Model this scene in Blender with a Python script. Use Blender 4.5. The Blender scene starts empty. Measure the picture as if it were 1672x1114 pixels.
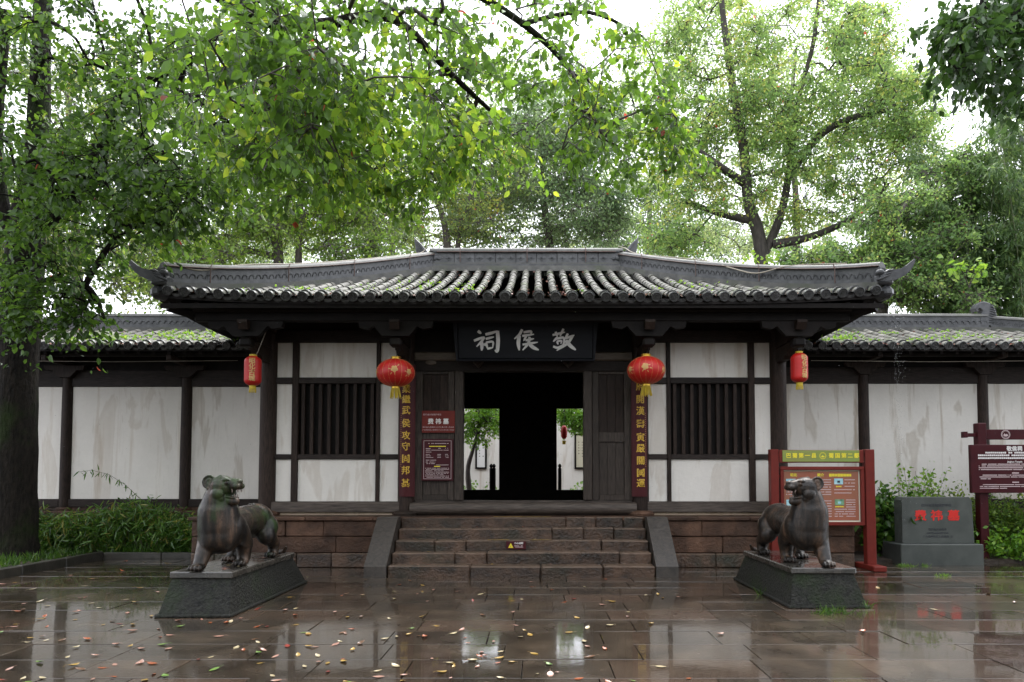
import bpy, math, random
import numpy as np
from mathutils import Matrix, Vector

rng = random.Random(7)
nr = np.random.default_rng(11)
scene = bpy.context.scene
COL = scene.collection
R = math.radians

# ------------------------------------------------------------------ camera
F_PX, CX, HOR, CAM_H, CAM_X = 1115.0, 876.0, 778.0, 1.54, 0.234
TILT = R(2.5)
PRY = HOR - F_PX * math.tan(TILT)
cam_d = bpy.data.cameras.new('camera')
cam_d.sensor_width = 36.0
cam_d.lens = 36.0 * F_PX / 1672.0
cam_d.shift_x = (836.0 - CX) / 1672.0
cam_d.shift_y = (PRY - 557.0) / 1672.0
cam_d.clip_start = 0.1
cam_d.clip_end = 900.0
cam = bpy.data.objects.new('camera', cam_d)
cam.location = (CAM_X, 0, CAM_H)
cam.rotation_euler = (R(90) + TILT, 0, 0)
COL.objects.link(cam)
scene.camera = cam

# ------------------------------------------------------------------ sky and sun (overcast, raining)
SUN_EL, SUN_AZ = R(56), R(22)      # brightest part of the cloud: behind the hall, to the bamboo side
world = bpy.data.worlds.new('World')
scene.world = world
world.use_nodes = True
wn = world.node_tree
wn.nodes.clear()
w_out = wn.nodes.new('ShaderNodeOutputWorld')
w_bg = wn.nodes.new('ShaderNodeBackground')
w_sky = wn.nodes.new('ShaderNodeTexSky')
w_sky.sky_type = 'NISHITA'
w_sky.sun_disc = False
w_sky.sun_elevation = SUN_EL
w_sky.sun_rotation = SUN_AZ
w_sky.air_density = 1.0
w_sky.dust_density = 6.0
w_hsv = wn.nodes.new('ShaderNodeHueSaturation')
w_hsv.inputs['Saturation'].default_value = 0.15
w_mix = wn.nodes.new('ShaderNodeMix')
w_mix.data_type = 'RGBA'
w_mix.inputs[0].default_value = 0.7          # even cloud cover over the clear-sky model
w_mix.inputs[7].default_value = (11.6, 12.0, 13.0, 1)
wn.links.new(w_sky.outputs[0], w_hsv.inputs['Color'])
wn.links.new(w_hsv.outputs[0], w_mix.inputs[6])
wn.links.new(w_mix.outputs[2], w_bg.inputs['Color'])
w_bg.inputs['Strength'].default_value = 0.11
wn.links.new(w_bg.outputs[0], w_out.inputs[0])

sun_d = bpy.data.lights.new('sun', 'SUN')
sun_d.energy = 1.5
sun_d.angle = R(40)
sun_d.color = (1.0, 0.985, 0.96)
sun = bpy.data.objects.new('sun', sun_d)
sun.rotation_euler = Vector((math.sin(SUN_AZ)*math.cos(SUN_EL), math.cos(SUN_AZ)*math.cos(SUN_EL), math.sin(SUN_EL))).to_track_quat('Z', 'Y').to_euler()
sun.location = (0, 0, 40)
COL.objects.link(sun)

vs = scene.view_settings
vs.view_transform = 'Standard'
vs.look = 'None'
vs.gamma = 1.0
vs.use_curve_mapping = False
vs.exposure = 1.5
scene.render.engine = 'CYCLES'
cy = scene.cycles
cy.use_denoising = True
cy.max_bounces = 10
cy.diffuse_bounces = 5
cy.glossy_bounces = 4
cy.transmission_bounces = 6
cy.transparent_max_bounces = 8
cy.caustics_reflective = False
cy.caustics_refractive = False
cy.sample_clamp_indirect = 6.0

# ------------------------------------------------------------------ helpers
def P(px, py, Y):
    """photo pixel -> point on the vertical plane at distance Y"""
    u, v = (px - CX) / F_PX, (PRY - py) / F_PX
    d = Vector((u, math.cos(TILT) - v * math.sin(TILT), math.sin(TILT) + v * math.cos(TILT)))
    t = Y / d.y
    return Vector((CAM_X + d.x * t, Y, CAM_H + d.z * t))

def proj(p):
    d = Vector(p) - Vector((CAM_X, 0, CAM_H))
    f = d.y * math.cos(TILT) + d.z * math.sin(TILT)
    w = -d.y * math.sin(TILT) + d.z * math.cos(TILT)
    return CX + F_PX * d.x / f, PRY - F_PX * w / f

_wm = {}
def link(o, parent=None, mat=None):
    COL.objects.link(o)
    m = mat if mat is not None else Matrix.Identity(4)
    if parent is not None:
        o.parent = parent
        o.matrix_parent_inverse = _wm[parent.name].inverted()
        o.matrix_basis = m
    else:
        o.matrix_basis = m
    _wm[o.name] = m
    return o

def tag(o, label=None, cat=None, group=None, kind=None):
    if label: o['label'] = label
    if cat: o['category'] = cat
    if group: o['group'] = group
    if kind: o['kind'] = kind
    return o

def thing(name, loc, label, cat, group=None, rotz=0.0):
    o = bpy.data.objects.new(name, None)
    o.empty_display_size = 0.2
    link(o, None, Matrix.Translation(Vector(loc)) @ Matrix.Rotation(rotz, 4, 'Z'))
    return tag(o, label, cat, group)

def make_mesh(name, v, f, mat=None, smooth=False, sharp=40):
    me = bpy.data.meshes.new(name)
    me.from_pydata([tuple(p) for p in v], [], f)
    if mat is not None: me.materials.append(mat)
    if smooth:
        me.polygons.foreach_set('use_smooth', [True] * len(me.polygons))
        if sharp: me.set_sharp_from_angle(angle=R(sharp))
    me.update()
    return me

def inst(name, me, mat4, parent):
    return link(bpy.data.objects.new(name, me), parent, mat4)

class MB:
    def __init__(s): s.v, s.f = [], []
    def add(s, v, f, M=None):
        b = len(s.v)
        if M is not None: v = [M @ Vector(p) for p in v]
        s.v += [tuple(p) for p in v]
        s.f += [tuple(i + b for i in q) for q in f]
        return s
    def box(s, x0, x1, y0, y1, z0, z1, bev=0.0, jit=0.0, M=None):
        if bev <= 0:
            v = [(x0,y0,z0),(x1,y0,z0),(x1,y1,z0),(x0,y1,z0),(x0,y0,z1),(x1,y0,z1),(x1,y1,z1),(x0,y1,z1)]
            return s.add(v, [(0,3,2,1),(4,5,6,7),(0,1,5,4),(1,2,6,5),(2,3,7,6),(3,0,4,7)], M)
        c = ((x0+x1)/2, (y0+y1)/2, (z0+z1)/2); h = (abs(x1-x0)/2, abs(y1-y0)/2, abs(z1-z0)/2)
        b = min(bev, min(h)*0.9)
        idx, v = {}, []
        for sx in (-1,1):
            for sy in (-1,1):
                for sz in (-1,1):
                    sg = (sx,sy,sz)
                    jj = [rng.uniform(-jit, jit) for _ in range(3)]
                    for a in range(3):
                        p = [c[k] + sg[k]*(h[k] if k == a else h[k]-b) + jj[k] for k in range(3)]
                        idx[(sx,sy,sz,a)] = len(v); v.append(p)
        f = []
        for a in range(3):
            o1, o2 = [k for k in range(3) if k != a]
            for sa in (-1,1):
                q = []
                for (p1,p2) in ((-1,-1),(1,-1),(1,1),(-1,1)):
                    sg = [0,0,0]; sg[a]=sa; sg[o1]=p1; sg[o2]=p2
                    q.append(idx[(*sg, a)])
                f.append(q)
            for s1 in (-1,1):
                for s2 in (-1,1):
                    q = []
                    for (st, ax) in ((-1,o1),(1,o1),(1,o2),(-1,o2)):
                        sg = [0,0,0]; sg[a]=st; sg[o1]=s1; sg[o2]=s2
                        q.append(idx[(*sg, ax)])
                    f.append(q)
        for sx in (-1,1):
            for sy in (-1,1):
                for sz in (-1,1):
                    f.append([idx[(sx,sy,sz,a)] for a in range(3)])
        out = []
        cv = Vector(c)
        for q in f:
            p = [Vector(v[i]) for i in q]
            n = (p[1]-p[0]).cross(p[2]-p[0])
            m = sum(p, Vector()) / len(p)
            out.append(tuple(q) if n.dot(m-cv) > 0 else tuple(reversed(q)))
        return s.add(v, out, M)
    def tube(s, pts, rad, seg=8, cap=True, squash=None):
        pts = [Vector(p) for p in pts]
        if not hasattr(rad, '__len__'): rad = [rad]*len(pts)
        b = len(s.v)
        t0 = (pts[1]-pts[0]).normalized()
        ref = Vector((0,0,1)) if abs(t0.z) < 0.9 else Vector((1,0,0))
        for i, p in enumerate(pts):
            t = (pts[min(i+1,len(pts)-1)] - pts[max(i-1,0)])
            t = t.normalized() if t.length > 1e-9 else t0
            a = ref - t*ref.dot(t)
            if a.length < 1e-5: a = t.orthogonal()
            a.normalize(); ref = a
            c = t.cross(a)
            for k in range(seg):
                g = 2*math.pi*k/seg
                s.v.append(tuple(p + (a*math.cos(g) + c*math.sin(g))*rad[i]))
        for i in range(len(pts)-1):
            for k in range(seg):
                k2 = (k+1) % seg
                s.f.append((b+i*seg+k, b+i*seg+k2, b+(i+1)*seg+k2, b+(i+1)*seg+k))
        if cap:
            s.f.append(tuple(b+k for k in reversed(range(seg))))
            s.f.append(tuple(b+(len(pts)-1)*seg+k for k in range(seg)))
        return s
    def lathe(s, prof, c, seg=20, M=None):
        """prof: list of (r, z)"""
        v, f = [], []
        for (r, z) in prof:
            for k in range(seg):
                g = 2*math.pi*k/seg
                v.append((c[0]+r*math.cos(g), c[1]+r*math.sin(g), c[2]+z))
        for i in range(len(prof)-1):
            for k in range(seg):
                k2 = (k+1) % seg
                f.append((i*seg+k, i*seg+k2, (i+1)*seg+k2, (i+1)*seg+k))
        f.append(tuple(reversed(range(seg))))
        f.append(tuple((len(prof)-1)*seg+k for k in range(seg)))
        return s.add(v, f, M)
    def extr(s, poly, y0, y1, M=None, bev=0.0):
        """polygon in XZ (counter-clockwise seen from -Y) extruded from y0 (front) to y1; bev insets front"""
        n = len(poly)
        cx = sum(p[0] for p in poly)/n; cz = sum(p[1] for p in poly)/n
        v = []
        if bev > 0:
            for p in poly:
                d = Vector((cx-p[0], cz-p[1])); L = d.length
                d = d/L*min(bev, L*.4) if L > 0 else d
                v.append((p[0]+d.x, y0, p[1]+d.y))
            v += [(p[0], y0+bev*.7, p[1]) for p in poly]
            v += [(p[0], y1, p[1]) for p in poly]
            rings = 3
        else:
            v = [(p[0], y0, p[1]) for p in poly] + [(p[0], y1, p[1]) for p in poly]
            rings = 2
        f = [tuple(range(n)), tuple(reversed(range((rings-1)*n, rings*n)))]
        for r in range(rings-1):
            for k in range(n):
                k2 = (k+1) % n
                f.append((r*n+k2, r*n+k, (r+1)*n+k, (r+1)*n+k2))
        return s.add(v, f, M)
    def ball(s, c, r, seg=12, rings=8, M=None):
        if not hasattr(r, '__len__'): r = (r, r, r)
        v, f = [], []
        v.append((0,0,-1)); 
        for i in range(1, rings):
            th = math.pi*i/rings
            for k in range(seg):
                g = 2*math.pi*k/seg
                v.append((math.sin(th)*math.cos(g), math.sin(th)*math.sin(g), -math.cos(th)))
        v.append((0,0,1))
        for k in range(seg):
            f.append((0, 1+(k+1)%seg, 1+k))
        for i in range(rings-2):
            for k in range(seg):
                k2=(k+1)%seg
                f.append((1+i*seg+k, 1+i*seg+k2, 1+(i+1)*seg+k2, 1+(i+1)*seg+k))
        top = len(v)-1; b0 = 1+(rings-2)*seg
        for k in range(seg):
            f.append((b0+k, b0+(k+1)%seg, top))
        T = Matrix.Translation(Vector(c))
        if M is not None: T = T @ M
        T = T @ Matrix.Diagonal((r[0], r[1], r[2], 1))
        return s.add(v, f, T)
    def mesh(s, name, mat, smooth=False, sharp=40):
        return make_mesh(name, s.v, s.f, mat, smooth, sharp)
    def build(s, name, mat, parent=None, smooth=False, sharp=40, kind=None):
        o = link(bpy.data.objects.new(name, s.mesh(name, mat, smooth, sharp)), parent)
        if kind: o['kind'] = kind
        return o

def bx(name, mat, parent, x0, x1, y0, y1, z0, z1, bev=0.006, jit=0.0):
    return MB().box(x0, x1, y0, y1, z0, z1, bev, jit).build(name, mat, parent)

# text: the built-in font (its own fall-back glyphs cover Chinese)
_tc = {}
def text_mesh(body, mat, size=1.0, bold=0.0, extrude=0.0, center=True):
    key = (body, mat.name, size, bold, extrude, center)
    if key in _tc: return _tc[key]
    cu = bpy.data.curves.new('lettering', 'FONT')
    cu.body = body; cu.size = size; cu.extrude = extrude; cu.resolution_u = 2
    if center: cu.align_x = 'CENTER'; cu.align_y = 'CENTER'
    ob = bpy.data.objects.new('lettering', cu)
    COL.objects.link(ob)
    dg = bpy.context.evaluated_depsgraph_get()
    me = bpy.data.meshes.new_from_object(ob.evaluated_get(dg))
    bpy.data.objects.remove(ob); bpy.data.curves.remove(cu)
    if bold > 0:                    # a heavier weight: the glyphs repeated with tiny shifts
        v0 = [v.co.copy() for v in me.vertices]; f0 = [tuple(p.vertices) for p in me.polygons]
        b_ = MB()
        for k, (dx, dy) in enumerate(((0, 0), (1, .3), (-1, -.3), (.3, 1), (-.3, -1))):
            b_.add([(p.x+dx*bold, p.y+dy*bold, p.z+k*0.0002) for p in v0], f0)
        me = b_.mesh('lettering', None)
    me.materials.clear(); me.materials.append(mat)
    _tc[key] = me
    return me

FACE = Matrix.Rotation(R(90), 4, 'X')     # text plane XY -> upright, facing the camera (-Y)
def letters(body, mat, parent, x, y, z, size, bold=0.0, extrude=0.004, sx=1.0, M=None, name='lettering', center=True):
    me = text_mesh(body, mat, size, bold, extrude, center)
    T = Matrix.Translation((x, y, z)) if M is None else M
    return inst(name, me, T @ FACE @ Matrix.Diagonal((sx, 1, 1, 1)), parent)

# ------------------------------------------------------------------ materials
def nodes_of(name):
    m = bpy.data.materials.new(name); m.use_nodes = True
    nt = m.node_tree; nt.nodes.clear()
    o = nt.nodes.new('ShaderNodeOutputMaterial'); b = nt.nodes.new('ShaderNodeBsdfPrincipled')
    nt.links.new(b.outputs[0], o.inputs[0])
    return m, nt, b, o

def c4(c): return (c[0], c[1], c[2], 1.0)

class NG:
    def __init__(s, nt): s.nt = nt; s._pos = None
    def n(s, t): return s.nt.nodes.new(t)
    def L(s, a, b): s.nt.links.new(a, b)
    def pos(s, scale=(1,1,1)):
        if s._pos is None:
            s._pos = s.n('ShaderNodeNewGeometry').outputs['Position']
        m = s.n('ShaderNodeMapping'); m.inputs['Scale'].default_value = scale
        s.L(s._pos, m.inputs['Vector'])
        return m.outputs[0]
    def noise(s, scale=5, detail=5, stretch=(1,1,1), rough=0.6, dist=0.0):
        t = s.n('ShaderNodeTexNoise'); t.inputs['Scale'].default_value = scale
        t.inputs['Detail'].default_value = detail; t.inputs['Roughness'].default_value = rough
        t.inputs['Distortion'].default_value = dist
        s.L(s.pos(stretch), t.inputs['Vector'])
        return t.outputs['Fac']
    def ramp(s, fac, stops):
        r = s.n('ShaderNodeValToRGB'); e = r.color_ramp.elements
        while len(e) < len(stops): e.new(0.5)
        for k, (p, c) in enumerate(stops):
            e[k].position = p
            e[k].color = c4(c) if hasattr(c, '__len__') else (c, c, c, 1)
        s.L(fac, r.inputs[0]); return r.outputs[0]
    def mix(s, fac, a, b, mode='MIX'):
        m = s.n('ShaderNodeMix'); m.data_type = 'RGBA'; m.blend_type = mode
        for sock, val in ((m.inputs[0], fac), (m.inputs[6], a), (m.inputs[7], b)):
            if isinstance(val, (int, float)): sock.default_value = val if sock is m.inputs[0] else (val,val,val,1)
            elif isinstance(val, (tuple, list)): sock.default_value = c4(val)
            else: s.L(val, sock)
        return m.outputs[2]
    def math(s, op, a, b=None):
        m = s.n('ShaderNodeMath'); m.operation = op
        for k, val in enumerate((a, b)):
            if val is None: continue
            if isinstance(val, (int, float)): m.inputs[k].default_value = val
            else: s.L(val, m.inputs[k])
        return m.outputs[0]
    def bump(s, h, bsdf, strength=0.3, dist=0.02):
        b = s.n('ShaderNodeBump'); b.inputs['Strength'].default_value = strength
        b.inputs['Distance'].default_value = dist
        s.L(h, b.inputs['Height']); s.L(b.outputs[0], bsdf.inputs['Normal'])
    def rnd(s): return s.n('ShaderNodeObjectInfo').outputs['Random']
    def val(s, col, fac, lo, hi):
        """scale colour brightness by fac mapped to lo..hi"""
        mr = s.n('ShaderNodeMapRange'); mr.inputs[3].default_value = lo; mr.inputs[4].default_value = hi
        s.L(fac, mr.inputs[0])
        v = s.n('ShaderNodeHueSaturation')
        s.L(mr.outputs[0], v.inputs['Value'])
        if isinstance(col, (tuple, list)): v.inputs['Color'].default_value = c4(col)
        else: s.L(col, v.inputs['Color'])
        return v.outputs[0]

def M(name, c1, c2=None, scale=6, rough=0.6, stretch=(1,1,1), bump=0.0, bscale=40, bdist=0.01, rnd=0.0,
      c3=None, s3=1.5, spec=0.5, metal=0.0, coat=0.0, coatr=0.1, rough2=None, bstretch=None, sheen=0):
    m, nt, b, o = nodes_of(name); g = NG(nt)
    b.inputs['Roughness'].default_value = rough
    b.inputs['Specular IOR Level'].default_value = spec
    b.inputs['Metallic'].default_value = metal
    b.inputs['Coat Weight'].default_value = coat
    b.inputs['Coat Roughness'].default_value = coatr
    b.inputs['Coat IOR'].default_value = 1.33
    col = c1
    if c2 is not None:
        n1 = g.noise(scale, 6, stretch)
        col = g.ramp(n1, [(0.32, c1), (0.68, c2)])
        if rough2 is not None:
            mr = g.n('ShaderNodeMapRange'); mr.inputs[1].default_value = .35; mr.inputs[2].default_value = .65
            mr.inputs[3].default_value = rough; mr.inputs[4].default_value = rough2
            g.L(n1, mr.inputs[0]); g.L(mr.outputs[0], b.inputs['Roughness'])
    if c3 is not None:
        n3 = g.noise(s3, 5)
        col = g.mix(g.ramp(n3, [(0.5, 0.0), (0.72, 1.0)]), col, c3)
    if rnd > 0: col = g.val(col, g.rnd(), 1-rnd, 1+rnd)
    if isinstance(col, tuple): b.inputs['Base Color'].default_value = c4(col)
    else: g.L(col, b.inputs['Base Color'])
    if bump > 0: g.bump(g.noise(bscale, 6, bstretch or stretch), b, bump, bdist)
    return m

MAT = {}
MAT['wood'] = M('dark_weathered_wood', (0.011,0.0072,0.0058), (0.037,0.024,0.0185), 9, 0.55, (6,6,0.7), 0.35, 14, 0.01, 0.22, spec=0.15)
MAT['wood_h'] = M('dark_weathered_beam', (0.0095,0.007,0.006), (0.029,0.021,0.018), 9, 0.55, (0.7,6,6), 0.35, 14, 0.01, 0.22, spec=0.15)
MAT['wood_grey'] = M('grey_worn_wood', (0.014,0.0105,0.0088), (0.060,0.046,0.037), 8, 0.55, (7,7,0.6), 0.5, 12, 0.012, 0.2, spec=0.2)
MAT['wood_grey_h'] = M('grey_worn_sill', (0.022,0.017,0.014), (0.095,0.075,0.062), 8, 0.5, (0.5,7,7), 0.5, 12, 0.012, 0.2, spec=0.25)
MAT['wood_black'] = M('blackened_wood', (0.0045,0.0036,0.0033), (0.012,0.009,0.008), 6, 0.65, (1,1,1), 0.2, 20, 0.01, 0.2, spec=0.15)
MAT['tan_wood'] = M('bleached_beam_edge', (0.06,0.045,0.034), (0.13,0.10,0.075), 7, 0.6, (0.8,5,5), 0.3)
MAT['tile'] = M('wet_grey_roof_tile', (0.058,0.055,0.050), (0.21,0.20,0.175), 7, 0.5, (1,1,1), 0.7, 45, 0.010, 0.38, c3=(0.055,0.075,0.022), s3=2.2, rough2=0.7, spec=0.25)
MAT['tile_dark'] = M('dark_tile_end', (0.018,0.019,0.021), (0.075,0.075,0.074), 16, 0.25, (1,1,1), 0.3, 60, 0.004, 0.25)
MAT['pan'] = M('mossy_pan_tile', (0.022,0.022,0.021), (0.06,0.058,0.052), 7, 0.4, (1,1,1), 0.5, 40, 0.008, 0, c3=(0.07,0.105,0.02), s3=2.2)
MAT['ridge'] = M('weathered_ridge_clay', (0.022,0.023,0.026), (0.075,0.076,0.08), 6, 0.42, (1,1,1), 0.4, 45, 0.006, 0.15)
MAT['ridge_hi'] = M('ridge_cap_clay', (0.035,0.034,0.032), (0.10,0.097,0.088), 5, 0.55, (1,1,1), 0.35, 40, 0.006, 0.15, c3=(0.05,0.06,0.03))
MAT['rust'] = M('rusty_rod', (0.07,0.03,0.02), (0.11,0.08,0.07), 8, 0.7)
MAT['cable'] = M('pale_cable', (0.38,0.33,0.26), (0.3,0.26,0.2), 8, 0.5)
MAT['stone'] = M('reddish_sandstone', (0.036,0.019,0.012), (0.105,0.056,0.035), 3.4, 0.6, (1,1,1), 0.9, 22, 0.03, 0.3, spec=0.22, c3=(0.026,0.018,0.013), s3=1.2)
MAT['stone_wet'] = M('wet_dark_step_stone', (0.016,0.0105,0.007), (0.092,0.054,0.034), 4.6, 0.25, (1,1,1), 0.95, 24, 0.03, 0.38, spec=0.35, c3=(0.014,0.016,0.009), s3=1.6, rough2=0.5)
MAT['cheek'] = M('wet_cheek_slab', (0.022,0.019,0.016), (0.060,0.049,0.040), 22, 0.3, (1,1,1), 0.5, 60, 0.01, 0.1, rough2=0.5)
MAT['plinth'] = M('mossy_black_plinth_stone', (0.0035,0.004,0.0035), (0.030,0.030,0.024), 22, 0.5, (1,1,1), 1.0, 34, 0.05, 0, c3=(0.017,0.032,0.007), s3=2.0, spec=0.28)
MAT['tablet'] = M('grey_slate', (0.056,0.063,0.057), (0.080,0.087,0.079), 3.2, 0.4, (1,1,1), 0.25, 90, 0.006, 0.04, c3=(0.035,0.040,0.037), s3=1.4, spec=0.3)
MAT['soil'] = M('dark_wet_soil', (0.018,0.012,0.008), (0.055,0.038,0.025), 6, 0.7, (1,1,1), 0.9, 18, 0.04)
MAT['kerb'] = M('wet_kerb_stone', (0.020,0.019,0.016), (0.05,0.045,0.038), 5, 0.3, (1,1,1), 0.5, 30, 0.01, 0.2)
MAT['bark'] = M('mossy_bark', (0.004,0.0033,0.0025), (0.020,0.016,0.012), 9, 0.85, (2,2,0.6), 1.0, 11, 0.09, 0, c3=(0.016,0.031,0.005), s3=1.1, spec=0.15)
MAT['bark_mid'] = M('grey_brown_bark', (0.022,0.018,0.015), (0.06,0.05,0.042), 7, 0.8, (2,2,0.5), 0.8, 12, 0.03)
MAT['bark_pale'] = M('grey_bark', (0.045,0.037,0.031), (0.11,0.092,0.078), 7, 0.8, (2,2,0.5), 0.8, 12, 0.03)
MAT['twig'] = M('dark_twig', (0.02,0.013,0.011), (0.04,0.028,0.022), 9, 0.6)
MAT['maroon'] = M('maroon_lacquer', (0.040,0.0045,0.006), (0.058,0.008,0.010), 5, 0.5, (1,1,0.3), spec=0.2)
MAT['redframe'] = M('red_painted_steel', (0.14,0.017,0.011), (0.11,0.014,0.010), 6, 0.45, (1,1,1), 0.1, 40, 0.004, spec=0.2)
MAT['signmaroon'] = M('dark_red_painted_board', (0.050,0.005,0.008), (0.034,0.004,0.007), 4, 0.45, spec=0.2)
MAT['plaque'] = M('black_lacquer', (0.003,0.0036,0.006), (0.005,0.0055,0.009), 4, 0.5, (0.6,1,3), spec=0.2)
MAT['gold'] = M('yellow_gilt', (0.62,0.40,0.035), (0.48,0.29,0.02), 20, 0.42)
MAT['chalk'] = M('pale_grey_letter', (0.78,0.77,0.76), (0.66,0.65,0.64), 12, 0.5)
MAT['white'] = M('white_print', (0.66,0.64,0.62), None, 1, 0.5)
MAT['pinkwhite'] = M('pinkish_print', (0.48,0.38,0.38), None, 1, 0.5)
MAT['yellow'] = M('yellow_print', (0.72,0.60,0.03), None, 1, 0.5)
MAT['yellowworn'] = M('worn_yellow_paint', (0.45,0.29,0.02), (0.16,0.11,0.05), 30, 0.4)
MAT['red_char'] = M('red_letter_paint', (0.55,0.018,0.012), None, 1, 0.45)
MAT['ink'] = M('dark_ink', (0.012,0.012,0.022), None, 1, 0.5)
MAT['greenboard'] = M('olive_green_header', (0.16,0.26,0.045), (0.21,0.21,0.05), 1.3, 0.35)
MAT['posterred'] = M('rust_red_poster', (0.27,0.075,0.036), (0.24,0.095,0.05), 3, 0.35)
MAT['posterframe'] = M('cream_poster_edge', (0.6,0.6,0.48), None, 1, 0.4)
MAT['photo_sky'] = M('printed_photo_blue', (0.16,0.42,0.52), (0.5,0.66,0.66), 12, 0.35)
MAT['photo_green'] = M('printed_photo_green', (0.02,0.12,0.08), (0.2,0.36,0.2), 14, 0.35)
MAT['lantern'] = M('red_lantern_silk', (0.50,0.012,0.009), (0.44,0.010,0.008), 6, 0.45, spec=0.5)
MAT['tassel'] = M('yellow_tassel', (0.60,0.44,0.03), (0.42,0.30,0.02), 40, 0.6, (3,3,0.2))
MAT['brass'] = M('brass_cap', (0.60,0.38,0.05), None, 1, 0.3, metal=0.7)
MAT['bamboopole'] = M('grey_bamboo_pole', (0.20,0.175,0.14), (0.13,0.11,0.09), 8, 0.5)
MAT['lampglass'] = M('lamp_glass', (0.10,0.13,0.14), None, 1, 0.15)
MAT['mirror'] = M('grey_mirror', (0.30,0.33,0.33), (0.08,0.08,0.08), 20, 0.08, metal=0.8)
MAT['paper'] = M('old_scroll_paper', (0.52,0.48,0.36), (0.45,0.41,0.30), 6, 0.7)
MAT['teeth'] = M('worn_bronze_edge', (0.16,0.12,0.10), None, 1, 0.35)
MAT['wetwhite'] = M('water', (0.7,0.75,0.8), None, 1, 0.05)

def lit_top(m, top, fac):  # paints upward faces a lighter tan, for the sky light falling on treads
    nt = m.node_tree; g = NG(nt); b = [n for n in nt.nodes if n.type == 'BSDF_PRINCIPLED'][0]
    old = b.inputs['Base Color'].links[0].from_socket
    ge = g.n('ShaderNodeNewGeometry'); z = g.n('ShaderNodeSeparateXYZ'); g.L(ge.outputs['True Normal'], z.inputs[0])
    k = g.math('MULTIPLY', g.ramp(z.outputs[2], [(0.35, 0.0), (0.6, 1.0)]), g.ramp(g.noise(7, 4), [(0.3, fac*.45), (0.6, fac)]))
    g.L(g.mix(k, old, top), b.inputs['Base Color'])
lit_top(MAT['stone_wet'], (0.15,0.105,0.075), 0.65)

# white plaster with rain stains of their own shape
def plaster(name, base, dirt, amount):
    m, nt, b, o = nodes_of(name); g = NG(nt)
    n1 = g.noise(1.7, 6, (1,1,0.8)); n2 = g.noise(2.6, 5, (1.6,1.6,0.13), 0.6, 0.3); n3 = g.noise(24, 5)
    n4 = g.noise(2.3, 4, (1,1,0.22), 0.55, 0.5)
    n5 = g.noise(5.5, 5, (3,3,0.2))
    col = g.ramp(n1, [(0.3, tuple(x*0.90 for x in base)), (0.7, base)])
    col = g.mix(g.ramp(n2, [(0.56, 0.0), (0.70, amount)]), col, dirt)
    st = g.ramp(n4, [(0.57, 0.0), (0.61, amount*0.55), (0.66, amount*.35), (0.76, amount*.55)])
    col = g.mix(st, col, tuple(x*0.9 for x in dirt))
    col = g.mix(g.ramp(n5, [(0.62, 0.0), (0.75, 0.25)]), col, tuple(x*.6 for x in dirt))
    sp = g.ramp(g.noise(38, 2), [(0.76, 0.0), (0.79, 0.5)])
    col = g.mix(sp, col, (0.12,0.11,0.10))
    g.L(g.val(col, n3, 0.94, 1.05), b.inputs['Base Color'])
    b.inputs['Roughness'].default_value = 0.75
    g.bump(g.noise(9, 7), b, 0.25, 0.02)
    return m
MAT['plaster'] = plaster('white_plaster', (0.67,0.635,0.585), (0.42,0.34,0.26), 0.6)
MAT['plaster_st'] = plaster('stained_plaster', (0.63,0.60,0.555), (0.33,0.27,0.20), 0.85)
MAT['plaster_cream'] = plaster('cream_plaster_strip', (0.52,0.42,0.30), (0.3,0.2,0.12), 0.6)

# bronze with patina
def bronze(name, green):
    m, nt, b, o = nodes_of(name); g = NG(nt)
    n1 = g.noise(9, 7, (1,1,0.16), 0.65, 0.2); n2 = g.noise(4.5, 6, (1,1,0.4)); n3 = g.noise(70, 5); n4 = g.noise(22, 5)
    col = g.ramp(n1, [(0.38, (0.0065,0.0055,0.005)), (0.5, (0.022,0.016,0.012)), (0.56, (0.042,0.027,0.018)), (0.70, (0.105,0.062,0.040))])
    col = g.mix(g.ramp(n4, [(0.52, 0.0), (0.66, 0.7)]), col, (0.009,0.008,0.007))
    if green > 0:
        z = g.n('ShaderNodeSeparateXYZ'); g.L(g._pos, z.inputs[0])
        mr = g.n('ShaderNodeMapRange'); mr.inputs[1].default_value = 0.75; mr.inputs[2].default_value = 1.5
        mr.inputs[3].default_value = -0.14; mr.inputs[4].default_value = 0.13
        g.L(z.outputs[2], mr.inputs[0])
        k = g.ramp(g.math('ADD', n2, mr.outputs[0]), [(0.50, 0.0), (0.64, green)])
        col = g.mix(k, col, (0.024,0.048,0.012))
    g.L(g.val(col, n3, 0.55, 1.35), b.inputs['Base Color'])
    b.inputs['Metallic'].default_value = 0.15
    b.inputs['Specular IOR Level'].default_value = 0.3
    g.L(g.ramp(n4, [(0.3, 0.28), (0.7, 0.5)]), b.inputs['Roughness'])
    b.inputs['Coat Weight'].default_value = 0.12; b.inputs['Coat Roughness'].default_value = 0.15
    b.inputs['Coat IOR'].default_value = 1.33
    g.bump(g.math('ADD', n3, g.math('MULTIPLY', n4, 1.5)), b, 0.45, 0.006)
    return m
MAT['bronze_green'] = bronze('bronze_with_green_patina', 0.85)
MAT['bronze'] = bronze('brown_bronze', 0.0)

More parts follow.
